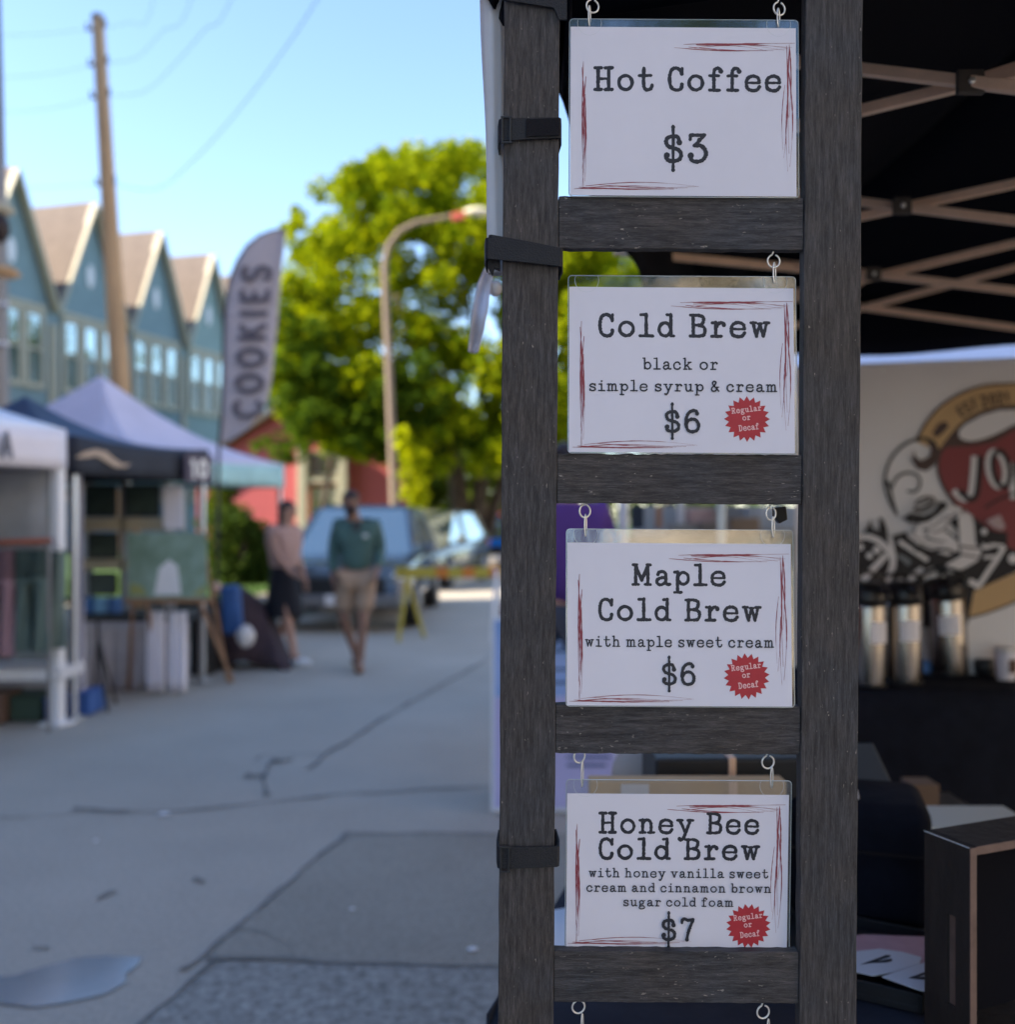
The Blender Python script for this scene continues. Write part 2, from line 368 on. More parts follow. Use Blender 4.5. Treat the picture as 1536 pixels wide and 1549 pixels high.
# ------------------------------------------------------------------ lettering: a typewriter face drawn as strokes
def catmull(P, closed=False, n=7):
    out=[]; N=len(P)
    rng=range(N if closed else N-1)
    for i in rng:
        p0=P[i-1] if (closed or i>0) else P[0]; p1=P[i]; p2=P[(i+1)%N]; p3=P[(i+2)%N] if (closed or i+2<N) else P[-1]
        for k in range(n):
            t=k/n; out.append(tuple(.5*((2*p1[j])+(-p0[j]+p2[j])*t+(2*p0[j]-5*p1[j]+4*p2[j]-p3[j])*t*t+(-p0[j]+3*p1[j]-3*p2[j]+p3[j])*t**3) for j in (0,1)))
    if not closed: out.append(tuple(P[-1]))
    return out
def ell(cx,cy,rx,ry,n=22): return [(cx+rx*math.cos(2*math.pi*k/n),cy+ry*math.sin(2*math.pi*k/n)) for k in range(n)]
W=14
def l(*p,w=W): return ('l',list(p),w)
def c(*p,w=W): return ('c',list(p),w)
def e(cx,cy,rx,ry,w=W): return ('e',ell(cx,cy,rx,ry),w)
def dot(x,y,r): return ('d',(x,y),r)
GL={
'H':(84,[l((20,7),(20,93)),l((64,7),(64,93)),l((7,7),(34,7)),l((50,7),(78,7)),l((7,93),(34,93)),l((50,93),(78,93)),l((20,50),(64,50),w=11)]),
'o':(72,[e(36,35,28,28)]),
't':(66,[c((26,92),(25,60),(26,24),(34,8),(48,8),(57,15),(60,26)),l((6,63),(56,64),w=11),l((26,88),(26,66),w=15)]),
'C':(68,[c((61,28),(55,11),(36,6),(16,17),(9,50),(16,84),(36,94),(54,84),(60,70)),l((61,93),(60,68),w=12),dot(60,29,8)]),
'f':(62,[c((25,7),(25,40),(25,74),(30,90),(44,94),(54,86)),dot(54,82,10),l((7,64),(46,64),w=11),l((7,7),(48,7),w=13)]),
'e':(70,[l((9,37),(61,37),w=10),c((61,38),(57,56),(36,64),(15,56),(8,36),(13,14),(34,6),(52,9),(62,21))]),
'$':(68,[c((56,70),(48,87),(32,90),(14,84),(9,70),(17,56),(33,51),(52,44),(60,30),(54,14),(34,7),(14,12),(8,26)),dot(54,69,10),dot(12,27,10),l((33,124),(33,-24),w=10),dot(33,120,7),dot(33,-22,7)]),
'3':(70,[l((10,94),(58,94),w=13),l((10,93),(10,80),w=12),l((56,92),(26,60),w=12),c((24,59),(44,60),(58,48),(63,30),(52,12),(34,6),(16,10),(9,24)),dot(11,26,11),l((40,80),(30,62),w=12)]),
'6':(70,[c((56,82),(50,92),(36,94),(18,82),(9,58),(9,32),(17,12),(35,6),(54,13),(61,32),(53,52),(36,59),(18,52),(11,40)),dot(55,82,9)]),
'7':(68,[l((9,78),(9,92),w=11),c((9,88),(20,96),(34,90),(58,93)),c((58,92),(46,62),(36,32),(32,6),w=14),dot(32,8,9)]),
'l':(62,[l((9,94),(31,94),w=12),l((31,96),(31,7)),l((6,7),(58,7),w=13)]),
'd':(72,[e(32,34,24,27),l((56,95),(56,12)),l((56,7),(68,7),w=12),l((40,94),(56,94),w=12)]),
'B':(74,[l((18,7),(18,93)),c((40,93),(58,86),(60,71),(54,57),(40,52)),l((18,52),(42,52),w=11),c((40,52),(60,45),(66,30),(60,12),(42,7)),l((6,7),(44,7),w=13),l((6,93),(42,93),w=12)]),
'r':(64,[l((7,62),(22,62),w=12),l((22,64),(22,7)),l((6,7),(44,7),w=13),c((22,42),(32,57),(44,63),(56,58)),dot(55,54,9)]),
'w':(82,[l((4,63),(24,63),w=12),l((58,63),(78,63),w=12),l((13,63),(27,8),w=14),l((27,8),(41,58),w=12),l((41,58),(55,8),w=14),l((55,8),(69,63),w=12),l((33,60),(49,60),w=10)]),
'b':(70,[l((4,95),(16,95),w=12),l((17,96),(17,8)),e(41,34,23,27)]),
'a':(70,[c((13,52),(20,62),(35,64),(47,56),(49,40),(49,18),(55,8),(67,9)),dot(14,52,8),c((49,38),(30,37),(13,30),(9,18),(18,7),(34,8),(49,20))]),
'c':(66,[c((56,48),(47,61),(31,64),(13,53),(8,34),(14,13),(32,6),(50,10),(58,21)),dot(55,48,9)]),
'k':(74,[l((5,94),(18,94),w=12),l((18,96),(18,7)),l((6,7),(32,7),w=12),l((18,28),(54,60),w=12),l((42,63),(66,63),w=12),l((32,40),(58,8)),l((46,7),(70,7),w=12)]),
's':(60,[l((51,64),(51,48),w=10),c((50,52),(40,62),(26,64),(11,56),(12,43),(28,37),(46,30),(52,18),(42,8),(26,6),(12,12),(8,20)),l((8,6),(8,23),w=10)]),
'i':(58,[dot(29,88,9),l((9,62),(29,62),w=12),l((29,64),(29,7)),l((6,7),(54,7),w=13)]),
'm':(90,[l((3,62),(15,62),w=12),l((15,64),(15,7)),c((15,48),(27,62),(39,61),(43,46),(43,7)),c((43,48),(55,62),(68,61),(73,46),(73,7)),l((5,7),(25,7),w=12),l((36,7),(52,7),w=12),l((64,7),(86,7),w=12)]),
'p':(72,[l((3,62),(16,62),w=12),l((17,64),(17,-25)),l((4,-27),(34,-27),w=12),e(42,35,23,26)]),
'y':(76,[l((3,63),(26,63),w=12),l((50,63),(73,63),w=12),l((14,63),(39,8)),c((62,63),(44,16),(32,-14),(20,-26),(12,-22)),dot(13,-20,9)]),
'u':(74,[l((3,62),(16,62),w=12),c((17,64),(17,24),(25,8),(38,7),(54,22)),l((55,64),(55,8)),l((55,7),(70,7),w=12),l((42,62),(55,62),w=12)]),
'&':(76,[c((68,7),(44,36),(20,68),(22,86),(35,92),(46,82),(38,64),(14,36),(10,18),(24,6),(44,12),(60,40)),l((50,42),(70,42),w=10)]),
'M':(88,[l((17,7),(17,93)),l((71,7),(71,93)),l((15,93),(44,26),w=15),l((44,26),(73,93),w=15),l((5,7),(30,7),w=12),l((58,7),(83,7),w=12),l((5,94),(22,94),w=12),l((66,94),(83,94),w=12)]),
'h':(74,[l((4,94),(17,94),w=12),l((17,96),(17,7)),c((17,46),(30,62),(46,61),(55,46),(55,7)),l((5,7),(30,7),w=12),l((43,7),(69,7),w=12)]),
'n':(74,[l((4,62),(17,62),w=12),l((17,64),(17,7)),c((17,46),(30,62),(46,61),(55,46),(55,7)),l((5,7),(30,7),w=12),l((43,7),(69,7),w=12)]),
'v':(74,[l((3,63),(27,63),w=12),l((47,63),(71,63),w=12),l((14,63),(37,7)),l((37,7),(60,63),w=12)]),
'g':(72,[e(31,43,20,19),l((46,56),(66,62),w=11),c((20,26),(12,15),(22,6),(50,6),(62,-6),(54,-20),(30,-26),(10,-20),(8,-6),(18,5))]),
'D':(76,[l((18,7),(18,93)),l((5,93),(38,93),w=12),l((5,7),(38,7),w=12),c((36,93),(58,80),(66,50),(58,20),(36,7))]),
'R':(78,[l((18,7),(18,93)),l((5,93),(40,93),w=12),c((40,93),(58,86),(60,70),(54,56),(40,50)),l((18,50),(42,50),w=11),l((40,48),(60,10)),l((56,7),(74,8),w=12),l((5,7),(32,7),w=12)]),
}
SANS={
'C':(70,[c((60,76),(48,92),(28,92),(12,74),(8,50),(12,26),(28,8),(48,8),(60,24))]),
'O':(76,[e(38,50,29,42)]),'K':(70,[l((14,4),(14,96)),l((60,94),(16,46)),l((28,58),(62,6))]),
'I':(28,[l((14,4),(14,96))]),'E':(60,[l((14,4),(14,96)),l((14,92),(54,92)),l((14,51),(48,51)),l((14,8),(54,8))]),
'S':(64,[c((54,78),(44,92),(22,92),(10,74),(20,56),(44,46),(54,28),(42,8),(20,8),(8,22))]),
'T':(60,[l((6,92),(54,92)),l((30,92),(30,4))]),'2':(62,[c((10,76),(22,92),(42,92),(52,74),(44,54),(10,10)),l((8,8),(56,8))]),
'0':(66,[e(33,50,24,42)]),'1':(34,[l((8,80),(20,92),(20,4))]),'J':(56,[c((44,96),(44,40),(38,12),(22,6),(8,18))]),
'A':(72,[l((6,4),(36,96)),l((36,96),(66,4)),l((18,34),(54,34))]),
}
class Ink:
    """flat lettering in a local x/z plane, facing -y; each stroke sits a few microns above the last"""
    def __init__(s, y0=0.0, step=2.5e-6): s.mb=MB(); s.y=y0; s.step=step
    def bump(s): s.y-=s.step; return s.y
    def ribbon(s, pts, ws, closed=False):
        y=s.bump(); n=len(pts); L=[];Q=[]
        for i,p in enumerate(pts):
            a=pts[i-1] if (closed or i>0) else pts[0]; b=pts[(i+1)%n] if (closed or i<n-1) else pts[-1]
            tx,tz=b[0]-a[0],b[1]-a[1]; d=math.hypot(tx,tz) or 1; nx,nz=-tz/d,tx/d
            w=(ws[i] if isinstance(ws,list) else ws)/2
            L.append((p[0]+nx*w,y,p[1]+nz*w)); Q.append((p[0]-nx*w,y,p[1]-nz*w))
        m=n if closed else n-1
        s.mb.add(L+Q,[(i,n+i,n+(i+1)%n,(i+1)%n) for i in range(m)])
    def disc(s,x,z,r,n=12,jit=0):
        y=s.bump(); vs=[]
        for k in range(n):
            rr=r*(1+random.uniform(-jit,jit)); vs.append((x+rr*math.cos(2*math.pi*k/n),y,z+rr*math.sin(2*math.pi*k/n)))
        s.mb.add(vs,[tuple(range(n))])
    def poly(s,pts): y=s.bump(); s.mb.add([(p[0],y,p[1]) for p in pts],[tuple(range(len(pts)))])
    def glyph(s, g, ox, oz, sx, sz, wmul=1.0, rough=.10, rot=0.0, org=(0,0), table=GL):
        wd,strokes=table[g]; k=(sx+sz)/2; ca,sa=math.cos(rot),math.sin(rot)
        def T(p):
            x=ox+p[0]*sx-org[0]; z=oz+p[1]*sz-org[1]; return (org[0]+x*ca-z*sa, org[1]+x*sa+z*ca)
        for kd,P,w in strokes:
            if kd=='d':
                q=T(P); s.disc(q[0],q[1],w*k*wmul**.5,12,rough*.6); continue
            if kd=='l':
                pts=[]
                for a,b in zip(P[:-1],P[1:]):
                    m=max(2,int(math.hypot(b[0]-a[0],b[1]-a[1])/7))
                    pts+=[(a[0]+(b[0]-a[0])*i/m,a[1]+(b[1]-a[1])*i/m) for i in range(m)]
                pts.append(P[-1])
            elif kd=='c': pts=catmull(P)
            else: pts=P
            pts=[T((p[0]+random.uniform(-1,1)*rough*6,p[1]+random.uniform(-1,1)*rough*6)) for p in pts]
            ws=[w*k*wmul*(1+random.uniform(-1,1)*rough*1.6) for _ in pts]
            s.ribbon(pts,ws,closed=(kd=='e'))
            if kd!='e':
                for q in (pts[0],pts[-1]): s.disc(q[0],q[1],w*k*wmul*.5,10,rough)
    def text(s, txt, x0, x1, base, cap, wmul=1.0, gap=14, space=50, rot=0.0, table=GL, rough=.10):
        adv=0; pos=[]
        for ch in txt:
            if ch==' ': adv+=space; continue
            pos.append((ch,adv)); adv+=table[ch][0]+gap
        adv-=gap; sx=(x1-x0)/adv; sz=cap/100.0
        org=((x0+x1)/2,base+cap/2)
        for ch,a in pos: s.glyph(ch,x0+a*sx,base,sx,sz,wmul,rough,rot,org,table)

# ------------------------------------------------------------------ the black ladder frame
LY=1.196; PM=LY/FPX; ROLL=0.0062
LORG=at(1030,775,LY)
ladder=thing('sign_ladder','black stained wooden ladder rack holding four drink price signs','sign rack',(LORG.x-math.sin(ROLL)*LORG.z,LORG.y,0),(0,ROLL,0))
LZ=LORG.z
def lx(px): return (px-1030)*PM
def lz(py): return LORG.z-(py-775)*PM
def post(x0,x1,m):
    w=(x1-x0)*PM; zt=lz(-70); cx=lx((x0+x1)/2)
    mb=MB(); n=60
    # rough-sawn edges: side faces wander by a fraction of a millimetre
    for i in range(n+1):
        z=zt*i/n; a=random.uniform(-.0005,.0005); b=random.uniform(-.0005,.0005)
        mb.v+= [(cx-w/2+a,0,z),(cx+w/2+b,0,z),(cx+w/2+b,.019,z),(cx-w/2+a,.019,z)]
    for i in range(n):
        for k in range(4): mb.f.append((4*i+k,4*i+(k+1)%4,4*i+4+(k+1)%4,4*i+4+k))
    mb.f.append((3,2,1,0)); mb.f.append((4*n,4*n+1,4*n+2,4*n+3))
    return mb.build('post',m,ladder,bevel=.0012)
post(758.5,842.5,M_post); post(1214.5,1301,M_post2)
def rung(y0,y1):
    x0,x1=lx(842.5)+.0003,lx(1214.5)-.0003; zt,zb=lz(y0),lz(y1); n=40; mb=MB()
    for i in range(n+1):
        x=x0+(x1-x0)*i/n; a=random.uniform(-.0006,.0006); b=random.uniform(-.0006,.0006)
        mb.v+=[(x,.0022,zb+b),(x,.0022,zt+a),(x,.0182,zt+a),(x,.0182,zb+b)]
    for i in range(n):
        for k in range(4): mb.f.append((4*i+k,4*i+4+k,4*i+4+(k+1)%4,4*i+(k+1)%4))
    mb.f.append((0,1,2,3)); mb.f.append((4*n+3,4*n+2,4*n+1,4*n))
    return mb.build('rung',M_rung,ladder,bevel=.001)
RUNGS=[(-92,-16),(297,376),(687,762),(1067,1141),(1440,1518),(1818,1894),(2196,2272),(2570,2646)]
for a,b in RUNGS: rung(a,b)
def loop(cx,cy,cz,rx,rz,wire,turn=0.0,gap=0,n=26):
    pts=[]
    a0=math.pi/2+gap; a1=math.pi/2+2*math.pi-gap
    for i in range(n):
        a=a0+(a1-a0)*i/(n-1) if gap else math.pi/2+2*math.pi*i/n
        x=rx*math.cos(a); z=rz*math.sin(a); pts.append(Vector((cx+x*math.cos(turn),cy+x*math.sin(turn),cz+z)))
    return pts
def eye_hook(px,py,turn=.1):     # px,py: centre of the loop
    mb=MB(); x,z=lx(px),lz(py); r=.0078
    pts=loop(x,.0105,z,r,r,0,turn,gap=.28)
    mb.sweep([p for p in pts],.0011,8)
    mb.sweep([pts[0],Vector((x-.0008,.0105,z+r+.003)),Vector((x,.0105,z+r+.012))],[.0011,.0011,.0012],8)
    return mb.build('eye_hook',M_zinc,ladder,smooth=True)
HOOKS=[(893,4,.25),(1178,6,.3),(1172,391,.15),(886,774,.5),(1170,776,.5),(880,1148,.5),(1168,1155,.2),(881,1530,.2),(1163,1536,.2),(881,1906,.2),(1163,1910,.2)]
for x,y,t in HOOKS: eye_hook(x,y,t)

# ------------------------------------------------------------------ the price signs
def scratch(ink, a, b, bow, w, seg=26, jit=.35):
    """a pen stroke tapering at both ends, bowed to one side"""
    pts=[];ws=[]; dx,dz=b[0]-a[0],b[1]-a[1]; d=math.hypot(dx,dz); nx,nz=-dz/d,dx/d
    for i in range(seg+1):
        t=i/seg; k=math.sin(math.pi*t)*bow; pts.append((a[0]+dx*t+nx*k,a[1]+dz*t+nz*k)); ws.append(w*.8*(.25+.75*math.sin(math.pi*min(1,t*1.3+.05))**.7)*(1+random.uniform(-jit,jit)))
    ink.ribbon(pts,ws)
def make_sign(ul, wpx, y_top_paper, y_bot, Yd, tilt, label, lines, badge, border, group_i, hooks, ypiv):
    # local metres: x from left, z down from the top edge; k = metres per photo pixel at this depth
    k=Yd/FPX; o=at(ul[0]+wpx/2,ul[1],Yd)
    root=thing('menu_sign',label,'price sign',o,(tilt,ROLL,0),'laminated drink price signs hung on the black ladder')
    X=lambda px:(px-ul[0]-wpx/2)*k
    Z=lambda py:-(py-ul[1])*k
    zb=Z(y_bot)
    # clear sleeve: two sheets with rounded corners round the paper
    def rounded(x0,x1,z0,z1,r):
        pts=[]
        for cx_,cz_,a0 in ((x1-r,z1-r,0),(x0+r,z1-r,90),(x0+r,z0+r,180),(x1-r,z0+r,270)):
            for q in range(5): a=R(a0+q*22.5); pts.append((cx_+r*math.cos(a),cz_+r*math.sin(a)))
        return pts
    xw=wpx*k/2; prof=rounded(-xw,xw,zb-.0004,0,.0045)
    sl=MB(); sl.prism([(p[0],-.0006,p[1]) for p in prof],(0,0,0),(0,.0016,0)); slv=sl.build('plastic_sleeve',M_sleeve,root)
    rim=MB(); rim.sweep([(p[0],.0002,p[1]) for p in prof],.00055,6,closed=True); rim.build('sleeve_rim',M_sleeve_edge,slv,smooth=True)
    for hx in hooks:
        tb=MB(); cx_=X(hx); tb.sweep([(cx_+.0145*math.cos(a),-.0009,min(-.0006,-.006+.0145*math.sin(a)) ) for a in [R(180+q*12)+0 for q in range(-2,18)]],.00022,5)
        tb.build('hole_tab',M_sleeve_edge,slv)
    pap=MB(); pz=Z(y_top_paper); pap.prism([(-xw+.0012,-.0010,pz+.0003),(-xw+.0012,-.0010,zb+.0006),(xw-.0032,-.0010,zb+.0006),(xw-.0032,-.0010,pz)],(0,0,0),(0,.0002,0))
    paper=pap.build('paper',M_paper,root)
    y0=-.00112
    ink=Ink(y0)
    for txt,x0,x1,base,cap,wm in lines: ink.text(txt,X(x0),X(x1),Z(base),cap*k,wm,space=44 if len(txt)<12 else 40)
    ink.mb.build('lettering',M_ink,paper)
    bi=Ink(y0-.0001); tx,ty,rx,ry,lx_,ly,bx,by=border
    w=1.6*k
    # upper right corner strokes
    for a,b,bw,ww in (((tx,ty+3),(rx,ty+4),-4,1.5),((tx+14,ty-2),(rx-4,ty+6),5,1.2),((tx+33,ty-2),(rx+13,ty-5),0,2.6),((tx+34,ty),(rx+8,ty+2),3,1.6),((tx+22,ty+2),(rx-20,ty+7),-2,1.5),((tx+60,ty),(rx+2,ty+3),4,1.8),((tx+30,ty+4),(tx+140,ty+7),6,1.2)):
        scratch(bi,(X(a[0]),Z(a[1])),(X(b[0]),Z(b[1])),bw*k,ww*k)
    for a,b,bw,ww in (((rx,ry),(rx-2,ry+150),2,1.8),((rx+4,ry-2),(rx+3,ry+165),-2,2.2),((rx+1,ry+20),(rx-5,ry+172),3,1.6),((rx+3,ry+40),(rx+4,ry+185),5,2.2),((rx,ry+90),(rx+1,ry+192),-2,1.5),((rx+4,ry),(rx+3,ry+110),3,2.4),((rx-3,ry+60),(rx-6,ry+160),-3,1.3)):
        scratch(bi,(X(a[0]),Z(a[1])),(X(b[0]),Z(b[1])),bw*k,ww*k)
    H_=by-ly
    for a,b,bw,ww in (((lx_,ly),(lx_+1,by),-2,1.8),((lx_-2,ly+9),(lx_-1,ly+.85*H_),3,2.2),((lx_+4,ly+23),(lx_+2,ly+.8*H_),-3,2.2),((lx_,ly+30),(lx_+3,by-10),3,1.8),((lx_+3,ly+50),(lx_-1,by+2),2,2.0),((lx_-1,ly+60),(lx_,by-20),4,1.6)):
        scratch(bi,(X(a[0]),Z(a[1])),(X(b[0]),Z(b[1])),bw*k,ww*k)
    for a,b,bw,ww in (((bx,by+1),(bx+150,by),4,1.3),((bx+12,by-3),(bx+182,by-3),6,1.3),((bx+8,by),(bx+145,by+1),-1,2.4),((bx+2,by-1),(bx+165,by-1),-2,1.6),((bx+30,by-5),(bx+178,by-3),-3,1.3),((bx-5,by+1),(bx+130,by+1),0,1.4)):
        scratch(bi,(X(a[0]),Z(a[1])),(X(b[0]),Z(b[1])),bw*k,ww*k)
    kind(bi.mb.build('red_border',M_red,paper),'stuff')
    if badge:
        cx_,cz_=X(badge[0]),Z(badge[1]); st_=Ink(y0-.0002); pts=[]; n=20; rr=badge[2]*k
        zlim=zb+.0007
        for i in range(2*n):
            a=R(badge[3])+math.pi*i/n; r_=rr if i%2==0 else rr*.80; pts.append((cx_+r_*math.cos(a),max(zlim,cz_+r_*math.sin(a))))
        st_.poly(pts); st_.mb.build('badge',M_badge,paper)
        bt=Ink(y0-.0003); q=rr/34.0; rt=R(7)
        bt.text('Regular',cx_-23*q,cx_+21*q,cz_+10*q,9*q,1.15,rot=rt,rough=.05)
        bt.text('or',cx_-7*q,cx_+5*q,cz_-2*q,9*q,1.15,rot=rt,rough=.05)
        bt.text('Decaf',cx_-12.5*q,cx_+17*q,cz_-17*q,9.5*q,1.15,rot=rt,rough=.05)
        bt.mb.build('badge_lettering',M_badgetext,paper)
    # wire links through the sleeve holes
    for hx,hy in ypiv:
        lk=MB(); cx_=X(hx); zt=Z(hy); zl=-.0085; cz_=(zt+zl)/2
        pts=loop(cx_,0,cz_,.0034,(zt-zl)/2,0,1.15 if hx<1000 else .9)
        lk.sweep(pts,.0009,7,closed=True); lk.build('wire_link',M_zinc,root,smooth=True)
    return root
make_sign((862,30),346,43,301,1.203,R(-2.0),'top price sign, Hot Coffee for three dollars, without a red badge',
  [('Hot Coffee',898,1182,141.5,38.5,1.05),('$3',1004,1071,251,46,1.0)],None,(1020,71,1190,70,883,96,875,289),0,[892,1178],[(892,10),(1178,12)])
make_sign((860,418),344,436,687,1.207,R(-3.2),'price sign reading Cold Brew, black or simple syrup and cream',
  [('Cold Brew',904.5,1164,512.5,37,1.05),('black or',972,1085.5,561.5,18.5,.92),('simple syrup & cream',891.5,1174,594.5,17.5,.92),('$6',1004.5,1059,657,36,1.0)],(1128.5,635,34.5,0),
  (1015,461,1186,460,880,488,872,678),1,[888,1173],[(1172,396)])
make_sign((857,801),343,822,1066,1.207,R(-3.2),'price sign reading Maple Cold Brew with maple sweet cream',
  [('Maple',956,1098,886.5,34,1.05),('Cold Brew',904.5,1150.5,939.5,35,1.05),('with maple sweet cream',885.5,1169,978,17,.92),('$6',1000.5,1052,1035,35,1.0)],(1128,1020.5,34.5,5),
  (1012,842,1180,841,877,869,867,1058),2,[886,1169],[(886,779),(1170,781)])
make_sign((857,1180),341,1201,1443,1.2065,R(1.6),'lowest price sign, Honey Bee Cold Brew for seven dollars',
  [('Honey Bee',906,1150,1262,34,1.05),('Cold Brew',906,1151,1301.5,34,1.05),('with honey vanilla sweet',892,1164,1328.5,14.8,.92),('cream and cinnamon brown',888.5,1168.5,1350.5,14.5,.92),('sugar cold foam',944.5,1111.5,1372,14.5,.92),('$7',1002.5,1054,1425,36,1.0)],(1135,1401.5,34,9),
  (1010,1221,1176,1220,874,1247,866,1429),3,[886,1168],[(881,1153),(1168,1160)])
# the next sign down begins below the frame edge: only its links show
make_sign((856,1568),340,1588,1832,1.2065,R(-3),'sign in a clear sleeve below the last rung, only its wire links in view',[],None,(1010,1610,1176,1608,874,1635,866,1820),4,[881,1163],[(881,1535),(1163,1541)])

# ------------------------------------------------------------------ hook-and-loop straps, rolled curtain and tent leg by the left post
def strap(y0l,y1l,y0r,y1r,xl,xr,label,depth=.05,buckle=True,pad=None,m=M_strap):
    root=thing('cable_strap',label,'strap',(0,0,0),(0,0,0),'black straps round the left post of the ladder')
    Yf=LY-.004
    def P(px,py,Y): v=at(px,py,LY); return Vector((v.x,Y,v.z))
    seq=[(0,Yf+.003),(.03,Yf),(.5,Yf-.001),(.97,Yf),(1,Yf+.003),(1.02,LY+.02),(1,LY+depth),(0,LY+depth),(-.02,LY+.02)]
    mb=MB(); n=len(seq); top=[];bot=[]
    for t,Y in seq:
        x=xl+(xr-xl)*t; a=y0l+(y0r-y0l)*t; b=y1l+(y1r-y1l)*t
        top.append(P(x,a,Y)); bot.append(P(x,b,Y))
    mb.add(top+bot,[(i,(i+1)%n,n+(i+1)%n,n+i) for i in range(n)])
    o=mb.build('strap_band',m,root,solid=.0022,bevel=.0004)
    if pad:
        a,b=pad; pd_=MB(); v=[P(a,y0l+(y0r-y0l)*(a-xl)/(xr-xl)+3,Yf-.0022),P(b,y0l+(y0r-y0l)*(b-xl)/(xr-xl)+2,Yf-.0022),P(b,y1l+(y1r-y1l)*(b-xl)/(xr-xl)-3,Yf-.0022),P(a,y1l+(y1r-y1l)*(a-xl)/(xr-xl)-3,Yf-.0022)]
        pd_.prism(v,(0,0,0),(0,-.0014,0)); pd_.build('velcro_pad',M_velcro,root,bevel=.0005)
    if buckle:
        bk=MB(); x0,x1=xl+4,xl+16; yy0,yy1=y0l-1,y1l+3
        for q in (x0,x1): bk.beam(P(q,yy0,Yf-.003),P(q,yy1,Yf-.003),.0022,.0022,(0,1,0))
        for q in (yy0,yy1): bk.beam(P(x0-2,q,Yf-.003),P(x1+3,q,Yf-.003),.0022,.0026,(0,1,0))
        bk.build('buckle',M_dark,root,bevel=.0004)
    return root
strap(182,216,180,211,756,848,'top black strap with velcro pad, round the post beside Hot Coffee',pad=(796,847))
strap(1279,1312,1278,1309,754,845,'lowest black strap on the post, left of the Honey Bee sign',depth=.06)
# middle strap: doubled band sloping down to the right, its shadowed inner turn showing above
strap(356,390,376,402,741,846,'middle strap, inner turn, wound round the post and rolled curtain',depth=.055,buckle=False)
s2=strap(362,394,378,406,736,850,'wide sloping black strap binding the pale curtain to the post',depth=.058,buckle=False)
for ch in s2.children:
    for v in ch.data.vertices: v.co.y-=.004 if v.co.y<LY+.01 else -.004
tl=MB(); a=at(741,392,LY+.002)
tl.prism([at(737,388,LY),at(757,392,LY),at(757,408,LY),at(748,404,LY),at(745,416,LY),at(739,404,LY)],(0,.002,0),(0,.012,0)); tag(tl.build('strap_tail',M_strap,None,bevel=.0008),'loose black strap end poking out under the middle strap','strap end')
# rolled white side curtain beside the leg, above the middle strap
def rolled(u,v):
    y=-20+ (415+20)*v; pxc=744+ (752-744)*v; wpx=17-4*v+1.0*math.sin(v*9)
    a=2*math.pi*u; r=wpx*(1+.10*math.sin(3*a+v*3)+.05*math.sin(7*a))
    c0=at(pxc,y,1.245); k=1.245/FPX
    return Vector((c0.x+r*k*math.cos(a),c0.y+r*k*math.sin(a)*.8,c0.z))
M_curtain=mat('curtain_fabric',(.64,.63,.65),.42,noise=.06,nscale=10,spec=.5)
tag(MB().grid(rolled,28,40).build('rolled_side_curtain',M_curtain,None,smooth=True),'pale grey curtain rolled into a long tube behind the ladder post','rolled curtain')
def tie(u,v):
    p=[(741,405),(733,430),(727,465),(722,500),(716,532)]; i=min(3,int(v*4)); t=v*4-i
    x=p[i][0]+(p[i+1][0]-p[i][0])*t; y=p[i][1]+(p[i+1][1]-p[i][1])*t; w=(u-.5)*(14+7*math.sin(v*3.1))
    c0=at(x+w,y,1.62+.02*math.sin(v*8)); c0.y+=.02*math.sin(u*3); return c0
tag(MB().grid(tie,4,24).build('curtain_tie',M_whitecloth,None,smooth=True,solid=.002),'white fabric tie dangling under the middle strap','curtain tie')
bt_=MB(); bt_.ball(at(749,437,1.66),(.012,.012,.013),10,8); tag(bt_.build('tie_toggle',M_curtain,None,smooth=True),'round white toggle hanging beside the post under the strap','toggle')

# ------------------------------------------------------------------ the coffee tent over the ladder
S0,P0_,TW=1.27,.36,3.05
tent=thing('coffee_tent','black pop-up canopy tent with tan scissor trusses above the ladder','canopy tent',S(S0,P0_,0))
tl_=Vector(tent.location)
def TS(s,p,z): return S(S0+s,P0_-p,z)-tl_     # s to the back, p to the right, local to the tent root
cn=MB(); pk=TS(TW/2,TW/2,3.35)
E=[TS(0,0,2.46),TS(TW,0,2.46),TS(TW,TW,2.46),TS(0,TW,2.46)]
for i in range(4):
    a,b=E[i],E[(i+1)%4]
    n=10
    cn.grid(lambda u,v,a=a,b=b:(a.lerp(b,u)).lerp(pk,v)+Vector((0,0,-.10*math.sin(math.pi*v)*1.0-.03*math.sin(math.pi*u)*(1-v))),n,n)
cn.build('canopy_top',M_canopy,tent,smooth=True,solid=.002)
for i in range(4):
    a,b=E[i].copy(),E[(i+1)%4].copy()
    vl=MB(); vl.grid(lambda u,v,a=a,b=b,i=i:a.lerp(b,u)+Vector((0,0,-(.26+(.11*math.sin(math.pi*u) if i==0 else 0))*v+(.012*math.sin(u*19))*v))+(Vector((b.y-a.y,a.x-b.x,0)).normalized()*.012*math.sin(u*26)*v),40,4)
    vl.build('valance',M_canopy,tent,smooth=True,solid=.002)
for s_,p_ in ((.04,.0),(TW-.04,.05),(TW-.04,TW-.05),(.04,TW-.05)):
    lg=MB(); q=TS(s_,p_,0); lg.box((q.x,q.y,1.2),(.034,.034,2.4),(0,0,STREET_ROT)); lg.build('leg',M_alu,tent,bevel=.003)
    ft=MB(); ft.box((q.x,q.y,.006),(.1,.1,.012)); ft.build('foot_plate',M_alu,tent)
def bar(pts,h=.026,w=.016):
    mb=MB(); h*=.76
    for a,b in zip(pts[:-1],pts[1:]): mb.beam(Vector(a)-tl_,Vector(b)-tl_,w,h)
    mb.build('truss_bar',M_tan,tent,bevel=.002)
